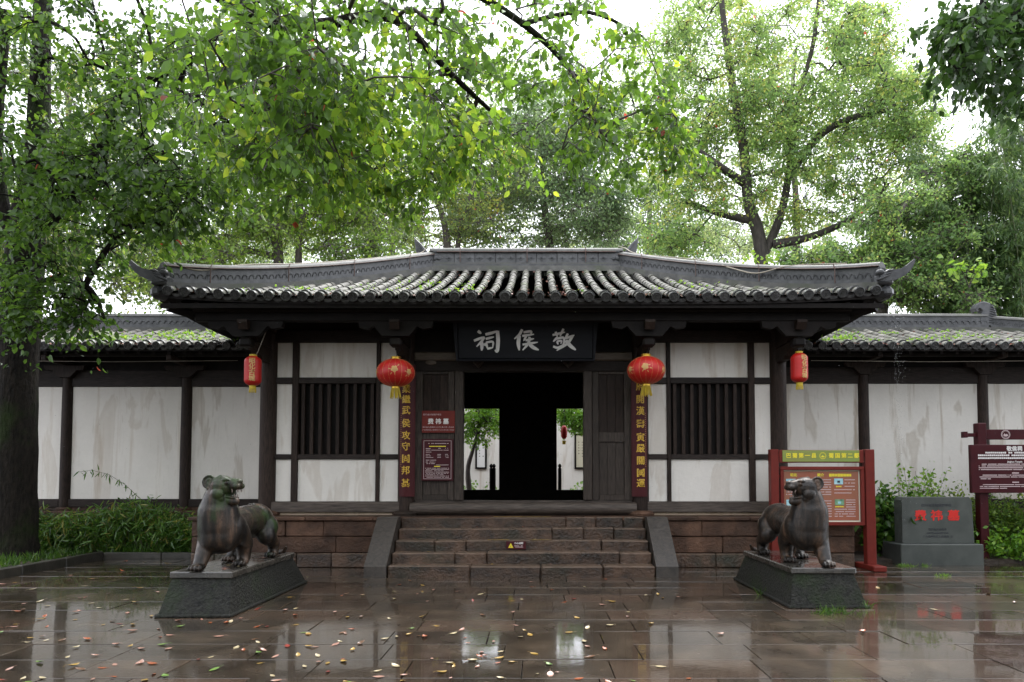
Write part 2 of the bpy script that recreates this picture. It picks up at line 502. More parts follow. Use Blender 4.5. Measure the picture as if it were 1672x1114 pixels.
# wet paving: stone under a thin film of rain water
def paving():
    m, nt, b, o = nodes_of('wet_paving_slab'); g = NG(nt)
    n1 = g.noise(2.2, 6); n2 = g.noise(0.55, 4); n3 = g.noise(60, 4)
    col = g.ramp(n1, [(0.3, (0.021,0.0155,0.0105)), (0.55, (0.048,0.0345,0.0225)), (0.75, (0.084,0.060,0.039))])
    tint = g.n('ShaderNodeMix'); tint.data_type = 'RGBA'
    g.L(g.ramp(g.rnd(), [(0.72, 0.0), (0.9, 0.6)]), tint.inputs[0]); g.L(col, tint.inputs[6]); tint.inputs[7].default_value = (0.060,0.036,0.024,1)
    col = g.val(tint.outputs[2], g.rnd(), 0.75, 1.3)
    col = g.val(col, n3, 0.8, 1.15)
    g.L(col, b.inputs['Base Color'])
    wet = g.ramp(n2, [(0.38, 0.0), (0.60, 1.0)])
    r = g.n('ShaderNodeMapRange'); r.inputs[3].default_value = 0.16; r.inputs[4].default_value = 0.30
    g.L(wet, r.inputs[0]); g.L(r.outputs[0], b.inputs['Roughness'])
    b.inputs['Specular IOR Level'].default_value = 0.35
    b.inputs['Coat Weight'].default_value = 1.0
    cr = g.n('ShaderNodeMapRange'); cr.inputs[3].default_value = 0.015; cr.inputs[4].default_value = 0.11
    g.L(wet, cr.inputs[0]); g.L(cr.outputs[0], b.inputs['Coat Roughness'])
    b.inputs['Coat IOR'].default_value = 1.36
    h = g.math('ADD', g.math('MULTIPLY', n3, 0.25), g.noise(14, 4))
    bp = g.n('ShaderNodeBump'); bp.inputs['Strength'].default_value = 0.35; bp.inputs['Distance'].default_value = 0.01
    g.L(h, bp.inputs['Height']); g.L(bp.outputs[0], b.inputs['Normal'])
    bw = g.n('ShaderNodeBump'); bw.inputs['Strength'].default_value = 0.05; bw.inputs['Distance'].default_value = 0.008
    g.L(g.noise(9, 3), bw.inputs['Height']); g.L(bw.outputs[0], b.inputs['Coat Normal'])
    return m
MAT['paving'] = paving()

# leaves: per-leaf attribute 'tint' picks the colour; light passes through
def leafmat(name, stops, trans=0.5, rough=0.4, tboost=1.25, spec=0.5):
    m, nt, b, o = nodes_of(name); g = NG(nt)
    a = g.n('ShaderNodeAttribute'); a.attribute_name = 'tint'
    col = g.ramp(a.outputs['Fac'], stops)
    g.L(col, b.inputs['Base Color']); b.inputs['Roughness'].default_value = rough
    b.inputs['Specular IOR Level'].default_value = spec
    t = g.n('ShaderNodeBsdfTranslucent')
    hs = g.n('ShaderNodeHueSaturation'); hs.inputs['Value'].default_value = tboost; hs.inputs['Hue'].default_value = 0.48
    g.L(col, hs.inputs['Color']); g.L(hs.outputs[0], t.inputs['Color'])
    mx = g.n('ShaderNodeMixShader'); mx.inputs[0].default_value = trans
    g.L(b.outputs[0], mx.inputs[1]); g.L(t.outputs[0], mx.inputs[2]); g.L(mx.outputs[0], o.inputs[0])
    return m
MAT['leaf_near'] = leafmat('broad_green_leaf', [(0.0,(0.035,0.085,0.012)),(0.5,(0.075,0.17,0.018)),(0.82,(0.12,0.25,0.024)),(0.955,(0.26,0.38,0.035)),(0.972,(0.22,0.075,0.02)),(1.0,(0.24,0.06,0.02))], 0.58, 0.32, 2.0)
MAT['leaf_shade'] = leafmat('shaded_broad_leaf', [(0.0,(0.018,0.050,0.008)),(0.5,(0.048,0.115,0.013)),(0.82,(0.095,0.20,0.02)),(0.955,(0.20,0.31,0.03)),(0.972,(0.22,0.075,0.02)),(1.0,(0.24,0.06,0.02))], 0.55, 0.35, 1.75)  # darker version of the broad leaf: canopy self-shadow put into the colour
MAT['leaf_dark'] = leafmat('dark_green_leaf', [(0.0,(0.020,0.055,0.012)),(0.6,(0.045,0.11,0.018)),(1.0,(0.10,0.19,0.03))], 0.45, 0.35, 1.4)
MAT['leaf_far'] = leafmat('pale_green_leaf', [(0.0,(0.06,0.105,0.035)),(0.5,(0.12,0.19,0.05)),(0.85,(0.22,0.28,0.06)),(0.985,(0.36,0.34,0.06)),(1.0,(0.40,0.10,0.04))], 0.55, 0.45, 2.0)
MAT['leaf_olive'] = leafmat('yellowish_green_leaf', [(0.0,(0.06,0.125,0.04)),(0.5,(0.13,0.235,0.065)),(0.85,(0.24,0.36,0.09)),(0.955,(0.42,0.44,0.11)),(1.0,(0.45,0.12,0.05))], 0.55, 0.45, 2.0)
MAT['leaf_mist'] = leafmat('hazed_pale_leaf', [(0.0,(0.16,0.24,0.11)),(0.5,(0.27,0.37,0.16)),(1.0,(0.42,0.50,0.21))], 0.62, 0.5, 1.7)  # distance haze is put into this leaf colour
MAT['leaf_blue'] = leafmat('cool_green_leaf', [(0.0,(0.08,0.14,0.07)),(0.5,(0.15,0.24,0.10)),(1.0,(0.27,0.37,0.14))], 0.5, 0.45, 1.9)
MAT['leaf_bamboo'] = leafmat('bamboo_leaf', [(0.0,(0.04,0.085,0.03)),(0.5,(0.10,0.18,0.055)),(0.9,(0.20,0.29,0.085)),(1.0,(0.32,0.34,0.1))], 0.52, 0.35, 1.7)
MAT['leaf_hedge'] = leafmat('hedge_leaf', [(0.0,(0.022,0.065,0.010)),(0.5,(0.055,0.14,0.018)),(0.9,(0.11,0.22,0.03)),(1.0,(0.24,0.24,0.05))], 0.4, 0.25, 1.4, 0.6)
MAT['leaf_bright'] = leafmat('bright_sprout_leaf', [(0.0,(0.07,0.19,0.02)),(0.6,(0.15,0.32,0.03)),(1.0,(0.28,0.42,0.05))], 0.5, 0.4, 1.4)
MAT['litter'] = leafmat('leaf_litter', [(0.0,(0.14,0.05,0.04)),(0.35,(0.30,0.14,0.10)),(0.7,(0.42,0.27,0.20)),(1.0,(0.24,0.05,0.03))], 0.1, 0.5, 1.0)
# ================================================================== setting: ground, paving, beds
PLAT = 0.85           # platform height
YW = 12.2             # front wall plane of the hall
g0 = MB(); g0.box(-110, 110, -45, 160, -0.6, -0.075)
tag(g0.build('ground', MAT['soil']), kind='structure')

pave = MB().box(-7.82, 16.0, 0.4, 13.2, -0.074, -0.052).build('paving', MAT['kerb'])
tag(pave, kind='structure')
slab_rows = 0
DY = 0.53
y = 5.283 - 3*DY
n_slabs = 0
rest = MB()
while y < 12.6:
    half = 0.76*(y+DY) + 0.9
    x = -7.8
    first = True
    row = []
    while x < 11.5:
        w = rng.choice((0.72, 0.86, 0.95, 1.06, 1.2))*rng.uniform(0.95, 1.06)
        if first: w *= rng.uniform(0.4, 1.0); first = False
        x1 = min(x+w, 11.6)
        row.append((x, x1)); x = x1
    for (x0, x1) in row:
        if y > 11.35 and -5.3 < x0 and x1 < 5.3: continue
        if 10.6 < y < 11.4 and -2.2 < x0 and x1 < 2.2: continue
        y1 = y+DY
        m = MB()
        in_view = (x1 > -half + CAM_X and x0 < half + CAM_X and y > 4.6)
        cx_, cy_ = (x0+x1)/2, (y+y1)/2
        hx, hy = (x1-x0)/2-0.004, (y1-y)/2-0.004
        dz = rng.uniform(-0.0025, 0.0025)
        T = Matrix.Translation((cx_, cy_, dz)) @ Matrix.Rotation(rng.gauss(0, 0.0013), 4, 'X') @ Matrix.Rotation(rng.gauss(0, 0.0013), 4, 'Y')
        if in_view and n_slabs < 298:
            m.box(-hx, hx, -hy, hy, -0.05, 0.0, 0.0035, 0.0012)
            inst('paving_slab', m.mesh('paving_slab', MAT['paving']), T, pave); n_slabs += 1
        else:
            rest.box(-hx, hx, -hy, hy, -0.05, 0.0, 0.006, 0.0, T)
    y += DY
for (xa, xb, ya, yb) in ((-7.8, 11.5, 0.5, 3.68), (11.62, 15.9, 0.5, 12.6)):
    yy = ya
    while yy < yb - 0.2:
        xx = xa
        while xx < xb - 0.3:
            rest.box(xx, min(xx+1.0, xb)-0.008, yy, min(yy+DY, yb)-0.008, -0.05, 0.0, 0.006)
            xx += 1.0
        yy += DY
rest.build('outer_slabs', MAT['paving'], pave, kind='stuff')
print('slabs', n_slabs)

# planting beds
bed = MB()
bed.box(-30, -7.97, -5, 13.6, -0.07, 0.10)
bed.box(-7.965, -5.68, 12.90, 13.6, -0.07, 0.10)
bed.box(5.68, 9.6, 12.25, 13.6, -0.07, 0.06)
bed.box(9.605, 30, 12.0, 13.6, -0.07, 0.07)
tag(bed.build('planting_bed', MAT['soil']), kind='structure')
kb = MB().box(-7.97, -7.85, 0.5, 12.76, -0.07, -0.065).build('kerb', MAT['kerb'])
tag(kb, kind='structure')
for k in range(12):
    y0 = 0.7 + k*1.01
    MB().box(-7.96, -7.84, y0, y0+1.0, -0.06, 0.14+rng.uniform(-.006,.006), 0.012, 0.003).build('kerb_stone', MAT['kerb'], kb)
for k in range(2):
    x0 = -7.83 + k*1.08
    MB().box(x0, x0+1.07, 12.79, 12.89, -0.06, 0.12, 0.012, 0.003).build('kerb_stone', MAT['kerb'], kb)

# ================================================================== the hall
hall = thing('temple_hall', (0, YW, 0), 'main timber hall with white plaster panels and a grey tiled hip roof above stone steps', 'temple hall')

# ---- stone platform
core = MB().box(-5.55, 5.55, 11.72, 20.3, -0.06, 0.79).build('stone_platform', MAT['stone'], hall)
PF = 11.62
for (z0, z1, wet) in ((0.0, 0.235, 1), (0.245, 0.515, 0), (0.525, 0.785, 0)):
    for side in (-1, 1):
        x = 2.42
        while x < 5.6:
            w = rng.uniform(0.6, 1.05)
            x1 = x+w if x+w < 5.3 else 5.62
            dp = rng.uniform(-0.008, 0.008)
            a, b_ = (x+0.004, x1-0.004)
            if side < 0: a, b_ = -b_, -a
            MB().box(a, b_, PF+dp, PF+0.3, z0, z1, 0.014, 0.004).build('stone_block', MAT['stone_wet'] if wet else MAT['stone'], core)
            x = x1
    for side in (-1, 1):          # flanks
        y = PF+0.31
        while y < 13.5:
            y1 = y+rng.uniform(0.6, 0.95)
            a, b_ = (5.35, 5.62) if side > 0 else (-5.62, -5.35)
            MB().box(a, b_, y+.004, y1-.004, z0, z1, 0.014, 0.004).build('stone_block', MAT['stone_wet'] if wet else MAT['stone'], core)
            y = y1
x = -5.66
while x < 5.6:                     # coping
    x1 = x+rng.uniform(0.85, 1.3)
    if x1 > 5.2: x1 = 5.66
    MB().box(x+.003, x1-.003, PF-0.045, 12.03, 0.79, PLAT+rng.uniform(-.004,.004), 0.012, 0.002).build('coping_slab', MAT['stone'], core)
    x = x1
MB().box(-5.6, 5.6, 12.035, 20.2, 0.788, PLAT-0.004).build('floor_slab', MAT['stone'], core)

# ---- steps
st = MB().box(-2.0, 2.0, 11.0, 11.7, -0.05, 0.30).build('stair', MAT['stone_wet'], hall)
YS, TR, RI = 10.5, 0.28, 0.17
for k in range(5):
    y0 = YS + k*TR
    x = -2.05
    cuts = sorted(rng.uniform(-1.6, 1.6) for _ in range(3))
    for q in range(len(cuts)-1):
        if cuts[q+1]-cuts[q] < 0.5: cuts[q+1] = cuts[q]+0.5
    ed = [-2.05] + [min(c, 1.7) for c in cuts] + [2.05]
    if k == 0: ed = [-2.05, -0.78, 0.30, 1.25, 2.05]
    for a, b_ in zip(ed[:-1], ed[1:]):
        if b_-a < 0.1: continue
        z1 = RI*(k+1) + rng.uniform(-.006, .006)
        if k == 4: z1 = PLAT + 0.002
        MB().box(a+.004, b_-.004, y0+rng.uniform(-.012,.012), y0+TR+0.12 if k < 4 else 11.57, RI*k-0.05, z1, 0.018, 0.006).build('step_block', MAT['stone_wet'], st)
for s in (-1, 1):
    poly = [(YS-0.02, -0.04), (PF-0.05, -0.04), (PF-0.05, PLAT+0.012), (PF-0.28, PLAT+0.012), (YS-0.02, 0.165)]
    xa, xb = (2.06, 2.40) if s > 0 else (-2.40, -2.06)
    v = [(xa, p[0], p[1]) for p in poly] + [(xb, p[0], p[1]) for p in poly]
    n = 5
    f = [tuple(reversed(range(n))), tuple(range(n, 2*n))] + [(k, (k+1) % n, n+(k+1) % n, n+k) for k in range(n)]
    MB().add(v, f).build('cheek_slab', MAT['cheek'], st)
for (xa, xb, k) in ((-0.5, 0.48, 4), (0.13, 0.48, 2), (-0.55, -0.2, 2)):
    y0 = YS + k*TR
    zz = PLAT+0.0065 if k == 4 else RI*(k+1)+0.0085
    MB().box(xa, xb, y0+0.012, y0+0.05, zz-0.002, zz).build('painted_line', MAT['yellowworn'], st)

# ---- columns
COLX = (-4.565, -2.09, 2.09, 4.565)
for yb in (YW, 18.7):
    for x in COLX:
        c = MB().lathe([(0.148, 0), (0.15, 0.4), (0.146, 3.2)], (x, yb, PLAT+0.085), 20).build('column', MAT['wood'], hall, True)
        MB().lathe([(0.20, -0.02), (0.235, 0.0), (0.245, 0.035), (0.22, 0.07), (0.17, 0.086)], (x, yb, PLAT+0.001), 24).build('column_base', MAT['stone'], c, True)

def WX(px): return P(px, 700, YW).x
def WZ(py): return P(854, py, YW).z
# ---- side bays (mirrored), heights from the photograph
zs_sill0, zs_sill1 = PLAT+0.055, WZ(819)
z_r1a, z_r1b = WZ(750), WZ(742)
z_r2a, z_r2b = WZ(627), WZ(617)
z_top0, z_top1 = WZ(560), WZ(540)
xo, xi = 4.42, 2.235
p1o, p1i = abs(WX(476))-0.004, abs(WX(486))       # outer post   (left bay pixels)
p1o, p1i = 4.135, 4.025
p2o, p2i = 2.632, 2.565
for s in (-1, 1):
    def B(name, mat, a, b_, y0, y1, z0, z1, bev=0.008, jit=0.0, par=hall):
        x0, x1 = (a, b_) if s > 0 else (-b_, -a)
        return MB().box(x0, x1, y0, y1, z0, z1, bev, jit).build(name, mat, par)
    B('cream_footing', MAT['plaster_cream'], xi-0.03, xo+0.02, YW-0.02, YW+0.2, PLAT+0.0, zs_sill0-0.002, 0.004)
    B('sill_beam', MAT['wood_grey_h'], xi-0.06, xo+0.05, YW-0.10, YW+0.14, zs_sill0, zs_sill1, 0.012, 0.003)
    B('top_beam', MAT['wood_h'], xi-0.06, xo+0.06, YW-0.07, YW+0.13, z_top0, z_top1, 0.01)
    for (a, b_) in ((p1i, p1o), (p2i, p2o)):
        B('post', MAT['wood'], a, b_, YW-0.055, YW+0.10, zs_sill1, z_top0, 0.006)
    # rails, cut at the posts
    for (z0, z1) in ((z_r1a, z_r1b), (z_r2a, z_r2b)):
        for (a, b_) in ((xi-.05, p2i-.001), (p2o+.001, p1i-.001), (p1o+.001, xo+.05)):
            B('rail', MAT['wood_h'], a, b_, YW-0.05, YW+0.09, z0, z1, 0.006)
    rows = ((zs_sill1, z_r1a), (z_r1b, z_r2a), (z_r2b, z_top0))
    for ri, (z0, z1) in enumerate(rows):
        for (a, b_) in ((xi-.05, p2i), (p2o, p1i), (p1o, xo+.05)):
            if ri == 1 and a == p2o: continue
            B('plaster_panel', MAT['plaster'], a+.001, b_-.001, YW-0.006+rng.uniform(-.004,.004), YW+0.06, z0+.001, z1-.001, 0.004)
    w = B('window', MAT['wood_black'], p2o+.002, p1i-.002, YW+0.092, YW+0.12, z_r1b, z_r2a, 0.0)
    nb = 9
    for k in range(nb):
        xc = p2o + (p1i-p2o)*(k+0.5)/nb
        B('window_bar', MAT['wood'], xc-0.032, xc+0.032, YW-0.012, YW+0.045, z_r1b+.001, z_r2a-.001, 0.006, 0.0, w)
    # central bay: fixed door panels beside the opening
    z_th1, z_dt = WZ(817), WZ(607)
    d = B('door_frame', MAT['wood_grey'], 1.072, 1.225, YW-0.075, YW+0.12, z_th1, z_dt-.001, 0.01)
    zl0, zl1, zm1, zu1 = WZ(808), WZ(722), WZ(706), WZ(612)
    pn = B('door_panel', MAT['wood'], 1.23, 1.945, YW+0.03, YW+0.06, z_th1, z_dt, 0.0)
    for (a, b_) in ((1.232, 1.345), (1.80, 1.944)):
        B('stile', MAT['wood_grey'], a, b_, YW-0.04, YW+0.028, z_th1, z_dt-.002, 0.006, 0, pn)
    for (z0, z1) in ((z_th1, zl0), (zl1, zm1), (zu1, z_dt-.002)):
        B('cross_rail', MAT['wood_grey'], 1.347, 1.798, YW-0.032, YW+0.028, z0, z1, 0.006, 0, pn)
    for (z0, z1, nn) in ((zl0, zl1, 3), (zm1, zu1, 3)):
        for k in range(nn):
            a = 1.348 + 0.449*k/nn; b_ = 1.348 + 0.449*(k+1)/nn
            B('plank', MAT['wood_grey'] if z0 == zl0 else MAT['wood'], a+.0015, b_-.0015, YW-0.004+rng.uniform(-.003,.003), YW+0.027, z0+.001, z1-.001, 0.003, 0, pn)
MB().box(-1.955, 1.955, YW-0.05, YW+0.13, z_dt, WZ(590), 0.01).build('lintel', MAT['wood_h'], hall)
MB().box(-1.955, 1.955, YW-0.085, YW+0.12, WZ(590)+.001, WZ(576), 0.02).build('lintel_board', MAT['tan_wood'], hall)
MB().box(-1.955, 1.955, YW-0.03, YW+0.10, WZ(576)+.001, z_top1, 0.01).build('upper_board', MAT['wood_black'], hall)
MB().tube([(-2.0, YW-0.06, PLAT+.125), (2.0, YW-0.06, PLAT+.125)], 0.108, 14).build('threshold', MAT['wood_grey_h'], hall, True)
MB().box(-1.93, 1.93, YW-0.02, YW+0.1, PLAT, z_th1-.002).build('threshold_board', MAT['wood_grey_h'], hall)
for s in (-1, 1):                 # diamond pegs over the door
    c = Vector((0.80*s + (0.0), YW-0.14, WZ(594)))
    T = Matrix.Translation(c) @ Matrix.Rotation(R(45), 4, 'Y')
    peg = MB().box(-0.072, 0.072, -0.06, 0.06, -0.072, 0.072, 0.012, 0, T).build('door_peg', MAT['wood_grey'], hall)
    MB().box(-0.046, 0.046, -0.072, -0.058, -0.046, 0.046, 0.008, 0, T).build('peg_face', MAT['wood'], peg)
T = Matrix.Translation((WX(704)+0.0, YW-0.06, WZ(593)))
MB().lathe([(0.0, 0), (0.09, 0.0), (0.10, 0.012), (0.08, 0.022), (0.0, 0.024)], (0, 0, 0), 20, T @ Matrix.Rotation(R(90), 4, 'X') @ Matrix.Diagonal((1, 0.45, 1, 1))).build('oval_plate', MAT['tan_wood'], hall, True)

# ---- upper wall, beams, brackets under the eave
MB().box(-4.6, 4.6, YW-0.02, YW+0.1, z_top1+.001, 4.72).build('frieze_board', MAT['wood_black'], hall)
for (yy, zz, rr) in ((11.22, 4.285, 0.05),):
    MB().tube([(-5.45, yy, zz), (5.45, yy, zz)], rr, 12).build('eave_purlin', MAT['wood_h'], hall, True)
MB().box(-5.4, 5.4, 11.15, 11.29, 4.10, 4.235, 0.01).build('eave_beam', MAT['wood_black'], hall)
for s in (-1, 1):
    MB().tube([(5.2*s, 11.2, 4.20), (5.2*s, 19.6, 4.20)], 0.10, 12).build('side_purlin', MAT['wood_black'], hall, True)
def carved(y_front, y_back, z_top, h, x, w, nm='bracket_arm', m='wood'):
    D = y_back-y_front
    pts = [(0, -h*0.15), (0.05, -h*0.55), (0.12, -h*0.42), (0.20, -h*0.85), (0.30, -h*0.72), (0.40, -h), (1, -h), (1, 0), (0, 0)]
    v = [(x-w/2, y_front+p[0]*D, z_top+p[1]) for p in pts] + [(x+w/2, y_front+p[0]*D, z_top+p[1]) for p in pts]
    n = len(pts)
    f = [tuple(reversed(range(n))), tuple(range(n, 2*n))] + [(k, (k+1) % n, n+(k+1) % n, n+k) for k in range(n)]
    return MB().add(v, f).build(nm, MAT[m], hall)
for x in COLX:
    ba = carved(11.02, YW+0.05, 4.098, 0.28, x, 0.16)
    carved(11.42, YW+0.0, 3.80, 0.24, x, 0.13)
    MB().box(x-0.17, x+0.17, YW-0.2, YW+0.15, 4.10, 4.22, 0.03).build('bracket_block', MAT['wood'], ba)
    # transverse carved arm under the eave beam
    pts = [(-0.62, 0), (-0.60, -0.10), (-0.45, -0.13), (-0.36, -0.08), (-0.22, -0.24), (0.22, -0.24), (0.36, -0.08), (0.45, -0.13), (0.60, -0.10), (0.62, 0)]
    MB().extr([(x+p[0], 4.095+p[1]) for p in pts], 11.16, 11.27).build('cross_arm', MAT['wood_black'], ba)
    MB().box(x-0.1, x+0.1, 11.13, 11.33, 3.68, 3.82, 0.03).build('hanging_block', MAT['wood_black'], ba)
for s in (-1, 1):
    carved_pts = None
    MB().tube([(4.565*s, YW, 4.05), (5.75*s, 10.98, 4.30)], 0.09, 8).build('corner_rafter', MAT['wood_black'], hall, True)

# ---- interior
IB = MAT['wood_black']
MB().box(-4.62, -4.50, YW+0.15, 18.6, PLAT, 4.7).build('side_wall', IB, hall)
MB().box(4.50, 4.62, YW+0.15, 18.6, PLAT, 4.7).build('side_wall', IB, hall)
for s in (-1, 1):
    MB().box(min(4.625*s, 4.66*s), max(4.625*s, 4.66*s), YW+0.2, 18.6, PLAT+.2, 4.3).build('gable_panel', MAT['plaster'], hall)
MB().box(-4.5, 4.5, YW+0.2, 18.6, 4.60, 4.66).build('ceiling', IB, hall)
yb = 18.6
def BX(px): return P(px, 700, yb).x
zt, zb = P(854, 667, yb).z, P(854, 800, yb).z
edges = [(-4.5, BX(738)), (BX(815), BX(909)), (BX(958)+0.25, 4.5)]
for (a, b_) in edges:
    MB().box(a, b_, yb, yb+0.12, PLAT, 4.6).build('rear_screen', IB, hall)
for (a, b_) in ((BX(738), BX(815)), (BX(909), BX(958)+0.25)):
    MB().box(a+.001, b_-.001, yb+.01, yb+0.11, zt, 4.59).build('rear_lintel', IB, hall)
    MB().box(a+.001, b_-.001, yb+.01, yb+0.11, PLAT, zb).build('rear_threshold', IB, hall)

# ================================================================== roofs
TS, TL = 0.27, 0.27     # tile row spacing and tile length

def half_cyl(r0, r1, L, seg=7, z0=0.0, end=True):
    m = MB(); v, f = [], []
    for (yy, r) in ((0, r0), (L, r1)):
        for k in range(seg+1):
            g = math.pi*k/seg
            v.append((r*math.cos(g), yy, z0 + r*math.sin(g)))
    n = seg+1
    for k in range(seg): f.append((k, n+k, n+k+1, k+1))
    f.append(tuple(range(n))); f.append(tuple(reversed(range(n, 2*n))))
    return m.add(v, f)
me_tile = half_cyl(0.079, 0.068, TL+0.03).mesh('cover_tile', MAT['tile'], True)
# eave tile: short tube, round end disc with a rim and a scroll, dark hood arch behind
def eave_mesh():
    m = half_cyl(0.074, 0.079, TL*0.9)
    return m.mesh('eave_tile', MAT['tile'], True)
me_eave = eave_mesh()
RX = Matrix.Rotation(R(90), 4, 'X')
d = MB().lathe([(0.0, -0.028), (0.076, -0.028), (0.082, -0.022), (0.082, 0.022), (0.074, 0.028), (0.066, 0.028), (0.060, 0.018), (0.0, 0.018)], (0, 0, 0), 18, RX)
for k in range(2):
    pts = []
    for j in range(8):
        a = k*math.pi + j*0.55; r = 0.012+0.0045*j
        pts.append((r*math.cos(a), -0.02, r*math.sin(a)))
    d.tube(pts, 0.006, 5)
me_disc = d.mesh('end_disc', MAT['tile_dark'], True)
h = MB(); n = 9
v = []
for (r, yy) in ((0.082, -0.012), (0.108, -0.008), (0.108, 0.03), (0.082, 0.03)):
    for k in range(n): 
        g = R(-12) + R(204)*k/(n-1); v.append((r*math.cos(g), yy, r*math.sin(g)*1.0))
f = []
for a in range(4):
    b_ = (a+1) % 4
    for k in range(n-1): f.append((a*n+k, a*n+k+1, b_*n+k+1, b_*n+k))
f += [(0, n, 2*n, 3*n), (n-1, 4*n-1, 3*n-1, 2*n-1)]
me_hood = h.add(v, f).mesh('hood_ring', MAT['tile_dark'], True)
# drip tile: crescent lip
up, lo = [], []
for k in range(9):
    u = -1+2*k/8
    up.append((u*0.128, -0.055*(1-u*u)))
    lo.append((u*0.128, -0.002-0.098*(1-abs(u)**2.2)))
poly = lo + up[::-1]
dm = MB(); nn = len(lo)
v = [(p[0], -0.012, p[1]) for p in lo] + [(p[0], -0.012, p[1]) for p in up] + [(p[0], 0.014, p[1]) for p in lo] + [(p[0], 0.014, p[1]) for p in up]
f = []
for k in range(nn-1):
    f += [(k, k+1, nn+k+1, nn+k), (2*nn+k+1, 2*nn+k, 3*nn+k, 3*nn+k+1), (k+1, k, 2*nn+k, 2*nn+k+1), (nn+k, nn+k+1, 3*nn+k+1, 3*nn+k)]
# trough behind the lip
for k in range(nn): v.append((up[k][0]*0.95, 0.30, up[k][1]*0.9))
for k in range(nn-1): f.append((3*nn+k, 3*nn+k+1, 4*nn+k+1, 4*nn+k))
me_drip = dm.add(v, f).mesh('drip_tile', MAT['tile_dark'], True, 30)

def slope_frame(p, q):
    """matrix at p with local +Y pointing to q (rows run up-slope), Z roughly up"""
    yv = (q-p).normalized(); xv = Vector((0,0,1)).cross(yv) * -1
    xv = yv.cross(Vector((0,0,1))); xv.normalize()
    zv = xv.cross(yv)
    return Matrix(((xv.x, yv.x, zv.x, p.x), (xv.y, yv.y, zv.y, p.y), (xv.z, yv.z, zv.z, p.z), (0,0,0,1)))

def front_slope(roof, surf, rows, tmax, n_parts, in_view, part_courses):
    """surf(x,t)->point ; rows: list of x ; tmax(x) ; builds cover tiles, eave tiles, drips and pan tiles"""
    lower, upper = [], MB()
    tv = [v.co.copy() for v in me_tile.vertices]; tf = [tuple(p.vertices) for p in me_tile.polygons]
    pan = MB()
    for ri, x in enumerate(rows):
        te = tmax(x)
        if te < 0.03: continue
        # arclength table
        ts = np.linspace(0, te, 60); pts = [surf(x, t) for t in ts]
        s = [0.0]
        for a, b_ in zip(pts[:-1], pts[1:]): s.append(s[-1] + (b_-a).length)
        tot = s[-1]
        def at(d): 
            d = min(max(d, 0), tot); t = np.interp(d, s, ts); return surf(x, float(t))
        c0 = slope_frame(at(0), at(min(.2, tot)))
        if in_view(x):
            e = inst('eave_tile', me_eave, c0 @ Matrix.Translation((rng.uniform(-.008,.008), -0.02, 0.01)) @ Matrix.Rotation(rng.gauss(0,.02), 4, 'Z'), roof)
            D = c0 @ Matrix.Translation((rng.uniform(-.006,.006), -0.035, 0.012)) @ Matrix.Rotation(rng.uniform(-.5,.5), 4, 'Y')
            inst('end_disc', me_disc, D, roof)
            inst('hood_ring', me_hood, c0 @ Matrix.Translation((0, 0.10, 0.006)), roof)
        k, dd = 0, TL*0.85
        while dd < tot - 0.06:
            Mx = slope_frame(at(dd), at(dd+TL)) @ Matrix.Translation((rng.gauss(0,.005), 0, 0.004*(k % 2)+rng.gauss(0,.002))) @ Matrix.Rotation(rng.gauss(0,.012), 4, 'Z')
            if in_view(x) and k < part_courses: lower.append(Mx)
            else: upper.add(tv, tf, Mx)
            dd += TL; k += 1
        # pan tiles between this row and the next
        if ri+1 < len(rows):
            xm = x + (rows[ri+1]-x)/2
            te2 = min(te, tmax(rows[ri+1]))
            if in_view(x):
                c1 = slope_frame(surf(xm, 0), surf(xm, min(0.05, max(te2,.02))))
                inst('drip_tile', me_drip, c1 @ Matrix.Translation((0, -0.015, 0.022+rng.uniform(-.004,.004))) @ Matrix.Rotation(rng.gauss(0,.025), 4, 'Y'), roof)
            L = tot*(te2/te); nc = max(1, int(L/0.11))
            for j in range(nc):
                ta, tb = te2*j/nc, te2*min(1, (j+1.15)/nc)
                pa, pb = surf(xm, ta), surf(xm, tb)
                v = []
                for (pp, lift) in ((pa, 0.020), (pb, 0.002)):
                    for u in (-1, -0.5, 0, 0.5, 1):
                        v.append((pp.x+u*0.10, pp.y, pp.z + lift - 0.035*(1-u*u) + 0.03))
                pan.add(v, [(q, q+1, 5+q+1, 5+q) for q in range(4)])
    lower = lower[:n_parts] if len(lower) <= n_parts else lower
    for Mx in lower[:n_parts]: inst('cover_tile', me_tile, Mx, roof)
    for Mx in lower[n_parts:]: upper.add(tv, tf, Mx)
    o = upper.build('upper_cover_tiles', MAT['tile'], roof, True, kind='stuff')
    pan.build('pan_tiles', MAT['pan'], roof, True, 30, kind='stuff')
    print('cover tiles', len(lower))

# ---- hall roof geometry
HX, YE, DD, RXH = 5.92, 10.85, 4.6, 2.16
ZE, ZR = P(854, 486, YE).z, P(854, 443, YE+DD).z
def zprof(t): return ZE + (ZR-ZE)*(0.80*t + 0.20*t*t)
def up_corner(x, t): return 0.13*(min(abs(x)/HX, 1.05)**5)*max(0, 1-t*1.6)
def hall_surf(x, t): return Vector((x, YE + DD*t, zprof(t) + up_corner(x, t)))
def hall_tmax(x): 
    return 1.0 if abs(x) <= RXH else max(0.0, 1-(abs(x)-RXH)/(HX-RXH))
def hip_pt(s, t): return Vector((s*(HX-(HX-RXH)*t), YE+DD*t, zprof(t)+up_corner(HX-(HX-RXH)*t, t)))

